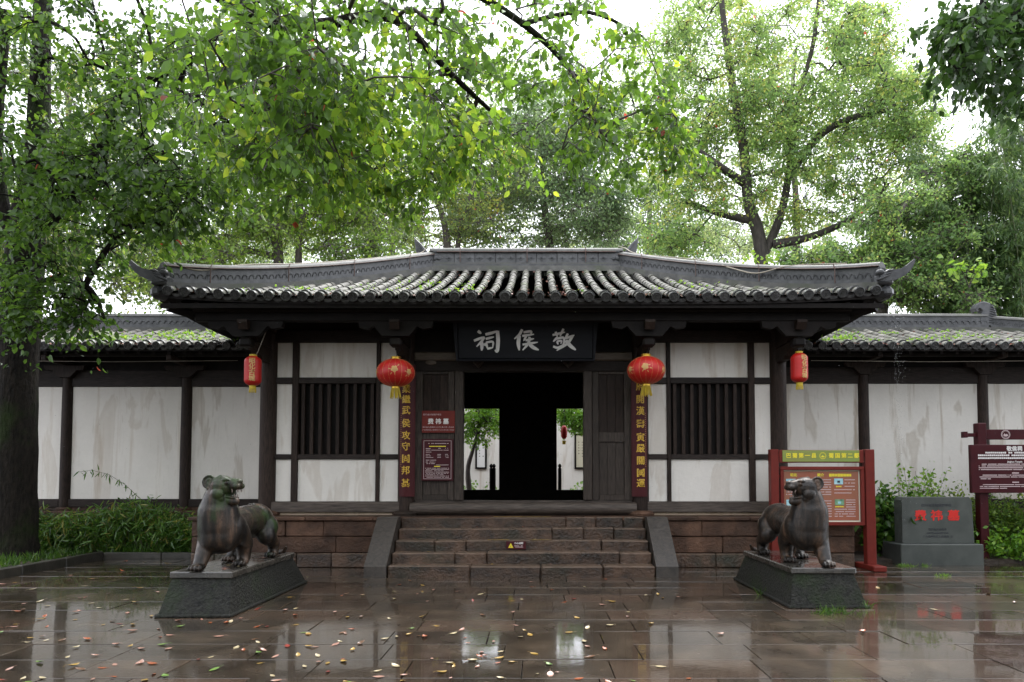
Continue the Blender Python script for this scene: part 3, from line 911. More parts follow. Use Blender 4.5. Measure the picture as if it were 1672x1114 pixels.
# deck (boards under the tiles), closed, with eave thickness
dk = MB(); NX, NT = 44, 14
def deck_patch(fn, flip):
    top, bot = [], []
    for j in range(NT+1):
        for i in range(NX+1):
            p = fn(i/NX, j/NT); top.append(p - Vector((0,0,0.012)))
    v = top + [p - Vector((0,0,0.10)) for p in top]
    n = NX+1; off = len(top); f = []
    for j in range(NT):
        for i in range(NX):
            q = (j*n+i, j*n+i+1, (j+1)*n+i+1, (j+1)*n+i)
            r = tuple(off+k for k in reversed(q))
            f += [q, r] if not flip else [tuple(reversed(q)), tuple(reversed(r))]
    for i in range(NX):
        q = (i, off+i, off+i+1, i+1); f.append(q if not flip else tuple(reversed(q)))
    dk.add(v, f)
def fr(u, t):
    hw = HX-(HX-RXH)*t; return Vector(((2*u-1)*hw, YE+DD*t, zprof(t)+up_corner((2*u-1)*HX, t)))
def bk(u, t):
    p = fr(u, t); return Vector((p.x, 2*(YE+DD)-p.y, p.z))
def sd(s):
    def g(u, t):
        hd = DD*(1-t); return Vector((s*(HX-(HX-RXH)*t), YE+DD+(2*u-1)*hd, zprof(t)+up_corner((2*u-1)*HX, t)))
    return g
deck_patch(fr, False); deck_patch(bk, True); deck_patch(sd(1), False); deck_patch(sd(-1), True)
roof = dk.build('roof', MAT['wood_black'], hall)
# side and rear slopes: simple tile rows (seen only from the side)
sp = MB(); tv = [v.co.copy() for v in me_tile.vertices]; tf = [tuple(p.vertices) for p in me_tile.polygons]
for (fn, cnt) in ((sd(1), 33), (sd(-1), 33), (bk, 43)):
    for k in range(cnt):
        u = (k+0.5)/cnt
        is_b = fn is bk
        ext = HX if is_b else DD
        c = (2*u-1)*ext
        tm = 1.0 if (is_b and abs(c) <= RXH) else (1-(abs(c)-RXH)/(HX-RXH) if is_b else 1-abs(c)/DD)
        pts = []
        for j in range(7):
            t = max(tm, .02)*j/6
            hw = (HX-(HX-RXH)*t) if is_b else DD*(1-t)
            uu = 0.5 + 0.5*(c/hw if hw > 1e-3 else 0)
            pts.append(fn(min(max(uu, 0), 1), t) + Vector((0,0,0.015)))
        sp.tube(pts, 0.072, 6)
sp.build('side_slope_tiles', MAT['tile'], roof, True, kind='stuff')
nrow = 43
rows = [(-nrow/2+0.5+k)*TS for k in range(nrow)]
front_slope(roof, hall_surf, rows, hall_tmax, 296, lambda x: True, 8)

# rafters and fascia under the eave
MB().box(-HX+0.1, HX-0.1, YE+0.03, YE+0.07, ZE-0.16, ZE-0.085).build('fascia_board', MAT['wood_black'], hall)
t1 = 0.33
pa, pb = hall_surf(0, 0.012), hall_surf(0, t1)
rm = MB(); L = (pb-pa).length
me_raf = MB().box(-0.035, 0.035, 0, L, -0.19, -0.115).mesh('rafter', MAT['wood_black'])
for k in range(40):
    x = (k-19.5)*0.285
    inst('rafter', me_raf, Matrix.Translation((x, 0, up_corner(x, 0)*.6)) @ slope_frame(pa, pb), hall)

# ---- ridges
def sweep(prof, path, up=Vector((0,0,1))):
    """prof: list of (side, height) closed; path points"""
    m = MB(); n = len(prof); v = []
    for i, p in enumerate(path):
        t = (path[min(i+1, len(path)-1)]-path[max(i-1, 0)]).normalized()
        sdv = t.cross(up).normalized()
        for (a, h_) in prof: v.append(p + sdv*a + up*h_)
    f = []
    for i in range(len(path)-1):
        for k in range(n):
            k2 = (k+1) % n
            f.append((i*n+k, i*n+k2, (i+1)*n+k2, (i+1)*n+k))
    f += [tuple(reversed(range(n))), tuple(range((len(path)-1)*n, len(path)*n))]
    return m.add(v, f)
def rect(w, z0, z1): return [(-w/2, z0), (w/2, z0), (w/2, z1), (-w/2, z1)]
def capprof(r, z0, n=7): return [(r*math.cos(math.pi*k/(n-1)), z0+r*0.75*math.sin(math.pi*k/(n-1))) for k in range(n)]

YR = YE+DD
RL = 2.13
ridge_path = [Vector((-RL+2*RL*k/6, YR, ZR)) for k in range(7)]
rg = sweep(rect(0.46, -0.06, 0.06), ridge_path).build('ridge', MAT['ridge_hi'], hall)
sweep(rect(0.34, 0.062, 0.12), ridge_path).build('ridge_course', MAT['ridge'], rg)
sweep(rect(0.27, 0.122, 0.16), ridge_path).build('ridge_course', MAT['ridge_hi'], rg)
MB().box(-RL+.03, RL-.03, YR-0.05, YR+0.05, ZR+0.15, ZR+0.42).build('ridge_core', MAT['ridge'], rg)
npan = 9
for k in range(npan):
    xa = -RL+0.02 + (2*RL-0.04)*k/npan; xb = -RL+0.02 + (2*RL-0.04)*(k+1)/npan
    m = MB().box(xa+.003, xb-.003, YR-0.09, YR+0.09, ZR+0.162, ZR+0.40, 0.006)
    w = xb-xa
    for j in range(2):
        cxp = xa + w*(0.25+0.5*j)
        for (hw, hh, dp) in ((w*0.23, 0.085, 0.012), (w*0.12, 0.045, 0.024)):
            zc = ZR+0.28
            m.add([(cxp-hw, YR-0.09, zc), (cxp, YR-0.09, zc-hh), (cxp+hw, YR-0.09, zc), (cxp, YR-0.09, zc+hh), (cxp, YR-0.09-dp, zc)],
                  [(0,1,4), (1,2,4), (2,3,4), (3,0,4)])
    m.build('ridge_panel', MAT['ridge'], rg)
sweep(rect(0.23, 0.402, 0.43), [p + Vector((0,0,0)) for p in ridge_path]).build('ridge_course', MAT['ridge'], rg)
sweep(capprof(0.13, 0.432), [Vector((p.x*1.035, p.y, p.z)) for p in ridge_path]).build('ridge_cap', MAT['ridge_hi'], rg, True)
rb = MB()
rb.tube([(-RL+.1, YR-0.15, ZR+0.405), (RL-.1, YR-0.15, ZR+0.405)], 0.012, 5)
rb.build('rusty_rod', MAT['rust'], rg)
for k in range(3):
    x = (-1.5, 0.02, 1.35)[k]
    MB().tube([(x, YR-0.15, ZR+0.17), (x, YR-0.155, ZR+0.41), (x, YR-0.10, ZR+0.52)], 0.011, 5).build('rusty_rod', MAT['rust'], rg)
# ridge-end flames
s_ = 72.0
def flame(s):
    def q(px, py): return ((px-1465)/3.98/s_, (165-py)/3.98/s_)
    pts = [(1448,172),(1462,140),(1478,105),(1505,70),(1546,33),(1541,75),(1534,110),(1525,140),(1512,168),(1490,180)]
    base = Vector((s*(RL+0.06), YR, ZR+0.20))
    poly = [(base.x + s*(q(*p)[0]+0.02)*1.25, base.z + q(*p)[1]*1.25) for p in pts]
    if s > 0: poly = poly[::-1]
    poly = poly[::-1]
    m = MB().extr(poly, YR-0.08, YR+0.08, None, 0.03)
    for k in range(4):
        pp = []
        for j in range(6):
            u = j/5
            a = Vector((q(1462+14*k, 165)[0]*1.25+0.02, 0, q(0, 168)[1]*1.25)); b_ = Vector((q(1530-6*k, 0)[0]*1.25+0.02, 0, q(0, 60+22*k)[1]*1.25))
            c = a.lerp(b_, u) + Vector((-0.03*math.sin(math.pi*u), 0, 0))
            pp.append((base.x+s*c.x, YR-0.085, base.z+c.z))
        m.tube(pp, [0.014-0.0015*j for j in range(6)], 5)
    m.ball((s*(RL-0.04), YR, ZR+0.28), (0.12, 0.12, 0.12), 10, 7)
    m.ball((s*(RL-0.13), YR-0.06, ZR+0.26), (0.06, 0.06, 0.05), 8, 6)
    return m
for s in (-1, 1): flame(s).build('ridge_ornament', MAT['ridge'], hall, True)

def hip_ridge(path, owner, hh=0.30, sc=True, rod=True, wid=1.0):
    h = sweep(rect(0.40*wid, -0.10, 0.05), path).build('hip_ridge', MAT['ridge_hi'], owner)
    sweep(rect(0.27*wid, 0.052, 0.052+hh*0.16), path).build('ridge_course', MAT['ridge'], h)
    sweep(rect(0.19*wid, 0.054+hh*0.16, hh*0.88), path).build('ridge_face', MAT['ridge'], h)
    sweep(capprof(0.125*wid, hh*0.885), path).build('ridge_cap', MAT['ridge_hi'], h, True)
    # arclength points for relief
    if sc:
        rel = MB(); tot = sum((b_-a).length for a, b_ in zip(path[:-1], path[1:])); nsc = int(tot/0.13)
        cum = [0]
        for a, b_ in zip(path[:-1], path[1:]): cum.append(cum[-1]+(b_-a).length)
        for k in range(nsc):
            dd = (k+0.5)*tot/nsc
            i = max(j for j in range(len(path)-1) if cum[j] <= dd)
            u = (dd-cum[i])/(cum[i+1]-cum[i]); p = path[i].lerp(path[i+1], u)
            t = (path[i+1]-path[i]).normalized(); side = t.cross(Vector((0,0,1))).normalized()
            if side.y > 0: side = -side
            o_ = p + side*0.097*wid + Vector((0,0,hh*0.40))
            rel.tube([o_ + t*(0.05*math.cos(a)) + Vector((0,0,0.07*math.sin(a))) for a in [math.pi*j/6 for j in range(7)]], 0.012, 4)
        rel.build('scallop_relief', MAT['ridge'], h, kind='stuff')
    if rod:
        sd_ = []
        for i, p in enumerate(path):
            t = (path[min(i+1, len(path)-1)]-path[max(i-1, 0)]).normalized(); side = t.cross(Vector((0,0,1))).normalized()
            if side.y > 0: side = -side
            sd_.append(p + side*0.14 + Vector((0,0,hh*0.9)))
        MB().tube(sd_, 0.010, 5).build('rusty_rod', MAT['rust'], h)
        for k in range(2, len(sd_)-1, 4):
            MB().tube([sd_[k]+Vector((0,0,-hh*.7)), sd_[k], sd_[k]+Vector((0,0.05,0.09))], 0.010, 5).build('rusty_rod', MAT['rust'], h)
    return h
for s in (-1, 1):
    path = [hip_pt(s, 0.02+0.972*k/16) + Vector((0,0,0.05)) for k in range(17)]
    hp = hip_ridge(path, hall, 0.36)
    # corner block and horn
    c = hip_pt(s, 0.005) + Vector((0,0,0.20))
    cl = [(-.20, .04, .22), (-.06, .02, .20), (.08, .03, .165), (.20, .07, .135), (.30, .135, .105), (.36, .20, .075), (.40, .255, .045), (.425, .295, .012)]
    up_, lo_ = [], []
    for i, (u, w_, th) in enumerate(cl):
        a_ = Vector((cl[min(i+1, len(cl)-1)][0]-cl[max(i-1, 0)][0], 0, cl[min(i+1, len(cl)-1)][1]-cl[max(i-1, 0)][1])).normalized()
        n_ = Vector((-a_.z, 0, a_.x))
        up_.append((c.x+s*(u+n_.x*th/2), c.z+w_+n_.z*th/2)); lo_.append((c.x+s*(u-n_.x*th/2), c.z+w_-n_.z*th/2))
    poly = lo_ + up_[::-1]
    if s < 0: poly = poly[::-1]
    m = MB(); npt = len(cl); hv = []
    for yy, k_ in ((c.y-.07, 1.0), (c.y+.07, 1.0)):
        hv += [(p[0], yy + (.045 if yy < c.y else -.045)*i/npt, p[1]) for i, p in enumerate(lo_)] + [(p[0], yy + (.045 if yy < c.y else -.045)*i/npt, p[1]) for i, p in enumerate(up_)]
    hf = []
    for i in range(npt-1):
        hf += [(i, i+1, npt+i+1, npt+i), (2*npt+i+1, 2*npt+i, 3*npt+i, 3*npt+i+1), (npt+i, npt+i+1, 3*npt+i+1, 3*npt+i), (i+1, i, 2*npt+i, 2*npt+i+1)]
    hf += [(0, npt, 3*npt, 2*npt)]
    if s < 0: hf = [tuple(reversed(q_)) for q_ in hf]
    m.add(hv, hf)
    for k in range(3):
        m.tube([(c.x+s*(-.22+.05*k), c.y-.085, c.z-.06+.05*k), (c.x+s*(-.12+.04*k), c.y-.10, c.z-.02+.05*k), (c.x+s*(-.02+.03*k), c.y-.085, c.z+.02+.04*k)], [.018, .026, .012], 6)
    m.ball((c.x-s*.16, c.y-.05, c.z+.06), (.07, .07, .06), 10, 7)
    m.build('corner_horn', MAT['ridge'], hall, True)
    MB().box(min(s*5.78, s*6.0), max(s*5.78, s*6.0), YE-0.03, YE+0.30, c.z-0.34, c.z-0.13, 0.07, 0.006).build('corner_block', MAT['ridge'], hall)
    MB().box(min(s*5.66, s*5.97), max(s*5.66, s*5.97), YE-0.02, YE+0.28, c.z-0.12, c.z+0.02, 0.03, 0.006).build('corner_block', MAT['ridge'], hall)
# cable lying along the roof ridges: its own thing
def cable(pts, r, lab):
    pts = [Vector(p) for p in pts]; out = []
    for i in range(len(pts)-1):
        a = pts[max(i-1, 0)]; b_ = pts[i]; c = pts[i+1]; d_ = pts[min(i+2, len(pts)-1)]
        for j in range(6):
            t = j/6
            out.append(0.5*((2*b_) + (c-a)*t + (2*a-5*b_+4*c-d_)*t*t + (3*b_-a-3*c+d_)*t**3))
    out.append(pts[-1])
    o = MB().tube(out, r, 6).build('power_cable', MAT['cable'], None, True)
    return tag(o, lab, 'cable', 'cables along the hall roof')
def hp_over(s, t, side=-0.0, dz=0.40): 
    p = hip_pt(s, t) + Vector((0, -0.02+side, dz+0.09)); return p
cable([hp_over(-1, 0.05, -.05, .34), hp_over(-1, 0.14, -.16, .22), hp_over(-1, 0.26, -.05, .36), hp_over(-1, 0.45, 0, .37), hp_over(-1, 0.65, 0, .37), hp_over(-1, 0.9, 0, .36), (-2.35, YR-.1, ZR+.42), (-2.22, YR-.1, ZR+.58), (-2.1, YR-.05, ZR+.56)], 0.012, 'pale cable sagging along the hip ridge beside the big old tree')
cable([(2.1, YR-.05, ZR+.56), (2.25, YR-.1, ZR+.5), hp_over(1, 0.9, 0, .36), hp_over(1, 0.62, 0, .38), hp_over(1, 0.52, -.22, .2), hp_over(1, 0.43, -.3, .10), hp_over(1, 0.33, -.16, .28), hp_over(1, 0.24, 0, .38), hp_over(1, 0.12, 0, .38)], 0.012, 'pale cable looping down the hip ridge on the bamboo side')

# ================================================================== side wings
YV, WEX, WYE, WD = 14.0, 13.6, 13.1, 2.3
WZE, WZR = P(1500, 565, WYE).z, P(1500, 541, WYE+WD).z
WXI, WXR = 5.05, 10.45
def wing_z(t): return WZE + (WZR-WZE)*(0.85*t+0.15*t*t)
def VZ(py): return P(854, py, YV).z
for s in (-1, 1):
    lab = 'low side wing with creeper-covered tiles behind the bamboo hedge' if s < 0 else 'low side wing with stained plaster behind the grey stone tablet'
    wing = thing('side_wing', (9*s, YV, 0), lab, 'building', 'wings flanking the hall')
    def B(name, mat, a, b_, y0, y1, z0, z1, bev=0.008, jit=0.0, par=None):
        x0, x1 = (a, b_) if s > 0 else (-b_, -a)
        return MB().box(x0, x1, y0, y1, z0, z1, bev, jit).build(name, mat, par or wing)
    B('platform', MAT['stone'], 5.64, 14.4, 13.60, 17.2, -0.05, PLAT-0.002, 0.02)
    zt_, zb0, zb1 = (VZ(632) if s < 0 else VZ(627)), VZ(828), VZ(815)
    colx = [4.9, 6.95, 9.40, 11.85, 13.9]
    for x in colx[1:]:
        c = MB().lathe([(0.118, 0), (0.118, 1), (0.11, 3.1)], (x*s, YV, PLAT+0.06), 16).build('column', MAT['wood'], wing, True)
        MB().lathe([(0.15, -0.01), (0.18, 0.0), (0.185, 0.03), (0.15, 0.062)], (x*s, YV, PLAT), 18).build('column_base', MAT['stone'], c, True)
        pts = [(-0.42, 0), (-0.38, -0.09), (-0.25, -0.10), (-0.12, -0.24), (0.12, -0.24), (0.25, -0.10), (0.38, -0.09), (0.42, 0)]
        MB().extr([(x*s+p[0], zt_+0.42+p[1]) for p in pts], YV-0.16, YV-0.06).build('bracket', MAT['wood'], wing)
        MB().box(x*s-0.06, x*s+0.06, 13.25, YV-0.1, zt_+0.42, zt_+0.55, 0.02).build('bracket_arm', MAT['wood'], wing)
    for a, b_ in zip(colx[:-1], colx[1:]):
        B('sill_beam', MAT['wood_h'], a+.10, b_-.10, YV-0.07, YV+0.08, zb0, zb1, 0.008)
        B('plaster_panel', MAT['plaster_st'] if (s > 0 or a == 4.9) else MAT['plaster'], a+.09, b_-.09, YV-0.02, YV+0.05, zb1+.001, zt_-.001, 0.004)
        B('top_beam', MAT['wood_h'], a+.10, b_-.10, YV-0.05, YV+0.07, zt_, zt_+0.34, 0.008)
        B('footing_strip', MAT['stone'], a+.1, b_-.1, YV-0.05, YV+0.1, PLAT+.001, zb0-.001, 0.004)
    B('frieze_board', MAT['wood_black'], 4.8, 14.2, YV-0.01, YV+0.06, zt_+0.341, 4.32, 0.0)
    x0, x1 = (5.0, 14.2)
    MB().tube([(5.0*s, 13.42, WZE-0.08), (14.2*s, 13.42, WZE-0.08)], 0.075, 10).build('eave_purlin', MAT['wood_black'], wing, True)
    B('rear_wall', MAT['plaster'], 4.95, 14.0, 16.75, 16.85, PLAT, 4.2, 0.0)
    # roof deck: front + rear slope, hip at the far end
    def wsurf(x, t): return Vector((x, WYE+WD*t, wing_z(t)))
    def wtmax(x): return 1.0 if abs(x) <= WXR else max(0.0, 1-(abs(x)-WXR)/(WEX+0.5-WXR))
    dk = MB(); top = []
    NX, NT = 20, 8
    for rear in (0, 1):
        v, f = [], []
        for j in range(NT+1):
            t = j/NT; xm = WEX+0.5-(WEX+0.5-WXR)*t
            for i in range(NX+1):
                x = s*(WXI + (xm-WXI)*i/NX); yy = WYE+WD*t
                if rear: yy = 2*(WYE+WD)-yy
                v.append((x, yy, wing_z(t)-0.012))
        n = NX+1; off = len(v); v += [(p[0], p[1], p[2]-0.09) for p in v]
        for j in range(NT):
            for i in range(NX):
                qd = (j*n+i, j*n+i+1, (j+1)*n+i+1, (j+1)*n+i)
                f += [qd, tuple(off+k for k in reversed(qd))]
        for i in range(NX): f.append((i, off+i, off+i+1, i+1))
        for j in range(NT): f.append((j*n, (j+1)*n, off+(j+1)*n, off+j*n))
        dk.add(v, f)
    wroof = dk.build('roof', MAT['wood_black'], wing)
    nrow = 32
    rows = [s*(WXI+0.15+k*TS) for k in range(nrow)]
    if s < 0: rows = rows[::-1]
    front_slope(wroof, wsurf, rows, wtmax, 200, lambda x: abs(x) < 10.6, 12)
    rpath = [Vector((s*(WXI+(WXR-WXI)*k/5), WYE+WD, WZR)) for k in range(6)]
    hr = hip_ridge(rpath, wing, 0.36, True, False, 0.9)
    hr2 = hip_ridge([Vector((s*(WXR+0.12+(WEX-WXR)*k/6), WYE+WD*(1-k/6.4), wing_z(1-k/6.4)+0.03)) for k in range(7)], wing, 0.28, True, False, 0.85)
    # curled ridge-end ornament
    def q(px, py): return ((px-1345)/5.036/72.4, (270-py)/5.036/72.4)
    outer = [(1282,275),(1280,225),(1286,185),(1300,160),(1292,140),(1272,132),(1258,142),(1262,158),(1250,165),(1240,140),(1250,112),(1280,92),(1315,85),(1355,98),(1388,125),(1404,165),(1410,220),(1412,275)]
    bs = Vector((s*(WXR+0.02), WYE+WD, WZR+0.12))
    poly = [(bs.x + s*q(*p)[0]*1.08, bs.z+q(*p)[1]*1.08) for p in outer]
    if s < 0: poly = poly[::-1]
    cm = MB().extr(poly[::-1], bs.y-0.09, bs.y+0.09, None, 0.02)
    for k in range(9):
        pa_ = q(1360-2*k, 110+17*k); pb_ = q(1398+1*k, 125+17*k)
        cm.tube([(bs.x+s*pa_[0]*1.08, bs.y-0.095, bs.z+pa_[1]*1.08), (bs.x+s*pb_[0]*1.08, bs.y-0.095, bs.z+pb_[1]*1.08)], 0.009, 5)
    cm.build('ridge_ornament', MAT['ridge'], wing)
    me_r = MB().box(-0.03, 0.03, 0, 1.0, -0.16, -0.10).mesh('rafter', MAT['wood_black'])
    for k in range(18):
        inst('rafter', me_r, Matrix.Translation((s*(5.4+0.3*k), 0, 0)) @ slope_frame(wsurf(0, 0.01), wsurf(0, 0.4)), wing)

# a thin wire strung below each wing eave
for s, lab in ((-1, 'thin wire strung under the eave of the creeper-covered wing'), (1, 'thin wire strung under the eave of the stained wing')):
    o = MB().tube([(s*5.6, 13.25, 3.80), (s*8.0, 13.25, 3.775), (s*10.5, 13.25, 3.80)], 0.006, 5).build('overhead_wire', MAT['bamboopole'])
    tag(o, lab, 'wire', 'wires under the wing eaves')
# ================================================================== things on and around the hall
def dashes(rows, y, mat, parent, name='print_lines', fill=0.86, gap=0.25):
    """rows: (x0, x1, z, h) lines of print too small to read, as little blocks"""
    m = MB()
    for (x0, x1, z, h) in rows:
        x = x0
        while x < x1:
            w = h*rng.uniform(0.75, 0.95)
            if rng.random() < fill:
                m.box(x, min(x+w, x1), y-0.0015, y+0.002, z-h/2*rng.uniform(.8,1), z+h/2*rng.uniform(.8,1))
            x += w + h*gap
    return m.build(name, mat, parent, kind='stuff')

def ring(c, r, w, y, mat, parent, name='emblem_ring', seg=24):
    v, f = [], []
    for k in range(seg):
        g = 2*math.pi*k/seg
        for rr in (r-w, r):
            v.append((c[0]+rr*math.cos(g), y, c[1]+rr*math.sin(g)))
    for k in range(seg):
        k2 = (k+1) % seg
        f.append((2*k, 2*k+1, 2*k2+1, 2*k2))
    return MB().add(v, f).build(name, mat, parent)

MAT['lantern_gold'] = M('dull_gold_print', (0.62,0.36,0.12), (0.5,0.3,0.12), 15, 0.4)
# ---- name plaque with brush-written characters
pq = thing('name_plaque', (0, 11.75, 3.56), 'black lacquer name plaque with three pale brushed characters over the doorway', 'plaque')
Yp = 11.76
pz0, pz1 = P(854, 586, Yp).z, P(854, 524, Yp).z
px0, px1 = P(748, 555, Yp).x, P(968, 555, Yp).x
PT = Matrix.Translation(((px0+px1)/2, Yp, pz0)) @ Matrix.Rotation(R(9), 4, 'X')
hw, hh = (px1-px0)/2, (pz1-pz0)/math.cos(R(9))
MB().box(-hw, hw, 0, 0.05, 0, hh, 0.01, 0, PT).build('board', MAT['plaque'], pq)
# flared frame
for (a, b_, c, d) in ((-hw-0.07, hw+0.07, hh, hh+0.06), (-hw-0.02, hw+0.02, -0.045, -0.001)):
    MB().box(a, b_, -0.03, 0.06, c+.001, d, 0.012, 0, PT).build('frame_rail', MAT['plaque'], pq)
for s in (-1, 1):
    MB().extr([(s*hw+s*.001, -0.04), (s*(hw+0.03), -0.04), (s*(hw+0.085), hh), (s*hw+s*.001, hh)][::(1 if s > 0 else -1)], -0.03, 0.06, PT).build('frame_rail', MAT['plaque'], pq)
def brush(strokes, ox, oz, sc, w_sc=1.0):
    m = MB()
    for st_, w in strokes:
        pts = [Vector(((p[0]-ox)*sc, 0, (oz-p[1])*sc)) for p in st_]
        # resample
        res = []
        for i in range(len(pts)-1):
            for j in range(4): res.append(pts[i].lerp(pts[i+1], j/4))
        res.append(pts[-1])
        # smooth
        for _ in range(2):
            res = [res[0]] + [(res[i-1]+res[i]*2+res[i+1])/4 for i in range(1, len(res)-1)] + [res[-1]]
        n = len(res); L, Rr = [], []
        for i, p in enumerate(res):
            t = (res[min(i+1, n-1)]-res[max(i-1, 0)]).normalized()
            nn_ = Vector((-t.z, 0, t.x))
            u = i/(n-1)
            ww = w*sc*w_sc*0.5*(0.62+0.55*math.sin(math.pi*min(1, 0.25+u*0.75))) * (1.0 if u < 0.8 else 1.0-1.6*(u-0.8))
            L.append(p+nn_*ww); Rr.append(p-nn_*ww)
        v = [(*p.xz.to_tuple(), 0) for p in L] if False else [(p.x, -0.012, p.z) for p in L+Rr] + [(p.x, 0.0, p.z) for p in L+Rr]
        f = []
        o2 = 2*n
        for i in range(n-1):
            f += [(i, i+1, n+i+1, n+i), (i+1, i, o2+i, o2+i+1), (n+i, n+i+1, o2+n+i+1, o2+n+i)]
        f += [(0, n, o2+n, o2), (n-1, o2+n-1, o2+2*n-1, 2*n-1)]
        m.add(v, f)
    return m
S_ci = [([(505,172),(528,190)],15), ([(478,238),(520,222),(550,212)],13), ([(550,214),(528,245),(495,278)],12), ([(530,246),(532,275),(530,305)],17), ([(543,258),(558,272)],11),
        ([(556,196),(600,186),(640,172)],14), ([(638,172),(643,235),(637,315),(620,300)],19), ([(558,226),(614,212)],12), ([(560,250),(570,292)],12), ([(560,250),(612,240),(604,288)],11), ([(568,292),(606,284)],11)]
S_hou = [([(806,162),(788,198),(752,226)],14), ([(786,204),(778,255),(786,303)],19), ([(815,182),(872,172),(862,198)],12), ([(806,206),(886,194)],12), ([(834,206),(815,240)],11), ([(828,236),(886,224)],12),
         ([(808,264),(912,248)],12), ([(856,212),(850,256),(808,302)],14), ([(856,262),(880,284),(918,300)],18)]
S_jing = [([(1012,200),(1096,180)],12), ([(1032,178),(1046,212)],12), ([(1086,158),(1062,208)],12), ([(1048,212),(1016,244)],12), ([(1036,226),(1090,212),(1092,252),(1072,282)],12),
          ([(1042,242),(1050,264)],10), ([(1042,242),(1076,236),(1068,260)],10), ([(1016,276),(1046,288),(1082,266)],12), ([(1116,190),(1096,228)],12), ([(1102,222),(1160,200)],12), ([(1150,202),(1118,256),(1040,304)],14), ([(1102,236),(1132,272),(1170,300)],19)]
sc = (px1-px0)/((968-748)*4.18)
for (stx, nm) in ((S_ci, 'character'), (S_hou, 'character'), (S_jing, 'character')):
    # crop coordinates: x_photo = 660 + x/4.18, y_photo = 500 + y/4.18
    m = brush(stx, (858-660)*4.18, (586-500)*4.18, sc, 1.15)
    T = PT @ Matrix.Translation((0, -0.001, 0)) 
    m.v = [tuple(T @ Vector(p)) for p in m.v]
    m.build(nm, MAT['chalk'], pq)

# ---- two glass lamps over the plaque
for px in (818, 912):
    c = P(px, 516, 11.3)
    lp = thing('ceiling_lamp', c, 'small glass dome lamp under the eave above the black plaque', 'lamp', 'dome lamps above the plaque')
    MB().lathe([(0.05, 0.06), (0.085, 0.04), (0.085, 0.02), (0.06, 0.015)], c, 16).build('lamp_cap', MAT['bamboopole'], lp, True)
    MB().lathe([(0.0, -0.06), (0.05, -0.05), (0.075, -0.02), (0.078, 0.012)], c, 16).build('lamp_glass', MAT['lampglass'], lp, True)
    MB().tube([c+Vector((0,0,0.05)), c+Vector((0,0.02,0.14))], 0.015, 6).build('lamp_stem', MAT['bamboopole'], lp)

# ---- couplet boards on the two middle columns
def couplet(s, body, ys, lab):
    xc, yc, rad = s*2.055+0.0, 12.20, 0.182
    z0, z1 = P(664, 811, 12.03).z, P(664, 596, 12.03).z
    t = thing('couplet_board', (xc, yc-rad, z0), lab, 'couplet', 'couplet boards on the columns')
    m = MB(); n = 11; a0 = R(50); v = []
    for (r) in (rad, rad-0.018):
        for z in (z0, z1):
            for k in range(n):
                g = -a0 + 2*a0*k/(n-1)
                v.append((xc+r*math.sin(g), yc-r*math.cos(g), z))
    f = []
    for k in range(n-1):
        f += [(k, k+1, n+k+1, n+k), (2*n+k+1, 2*n+k, 3*n+k, 3*n+k+1), (n+k, n+k+1, 3*n+k+1, 3*n+k), (k+1, k, 2*n+k, 2*n+k+1)]
    f += [(0, n, 3*n, 2*n), (2*n-1, n-1, 3*n-1, 4*n-1)]
    m.add(v, f).build('board', MAT['maroon'], t, True)
    def bend(me0, z, dx, nm, size):
        me = me0.copy(); R0 = rad+0.002
        for vv in me.vertices:
            x_, y_ = vv.co.x+dx, vv.co.y
            g = x_/R0; rr = R0 + vv.co.z
            vv.co = (xc+rr*math.sin(g), yc-rr*math.cos(g), z+y_)
        return link(bpy.data.objects.new(nm, me), t)
    for ch, py in zip(body, ys):
        bend(text_mesh(ch, MAT['gold'], 0.158, 0.0025, 0.003), P(664, py, 12.03).z, 0.03*(-s)*(-1)*0.5, 'character', 0.17)
    # column of very small writing along one edge
    mm = MB()
    z = P(664, 675, 12.03).z
    while z > P(664, 762, 12.03).z:
        g = -s*(-1)*R(-36)*(-1) if s < 0 else R(36)
        g = R(-36) if s < 0 else R(36)
        p = Vector((xc+(rad+.001)*math.sin(g), yc-(rad+.001)*math.cos(g), z))
        T = Matrix.Translation(p) @ Matrix.Rotation(g, 4, 'Z')
        mm.box(-0.008, 0.008, -0.0005, 0.002, -0.001, 0.002, 0, 0, T)
        mm.box(-0.002, 0.001, -0.0005, 0.002, -0.007, 0.007, 0, 0, T)
        z -= 0.036
    mm.build('small_inscription', MAT['lantern_gold'], t, kind='stuff')
couplet(-1, '業繼武侯攻守固邦基', (636,653,671,692,712,730,750,769,790), 'maroon couplet board with gold characters on the column beside the red notices')
couplet(1, '府開漢壽寅嚴關國運', (632,653,672,693,715,733,753,773,790), 'maroon couplet board with gold characters on the column away from the notices')

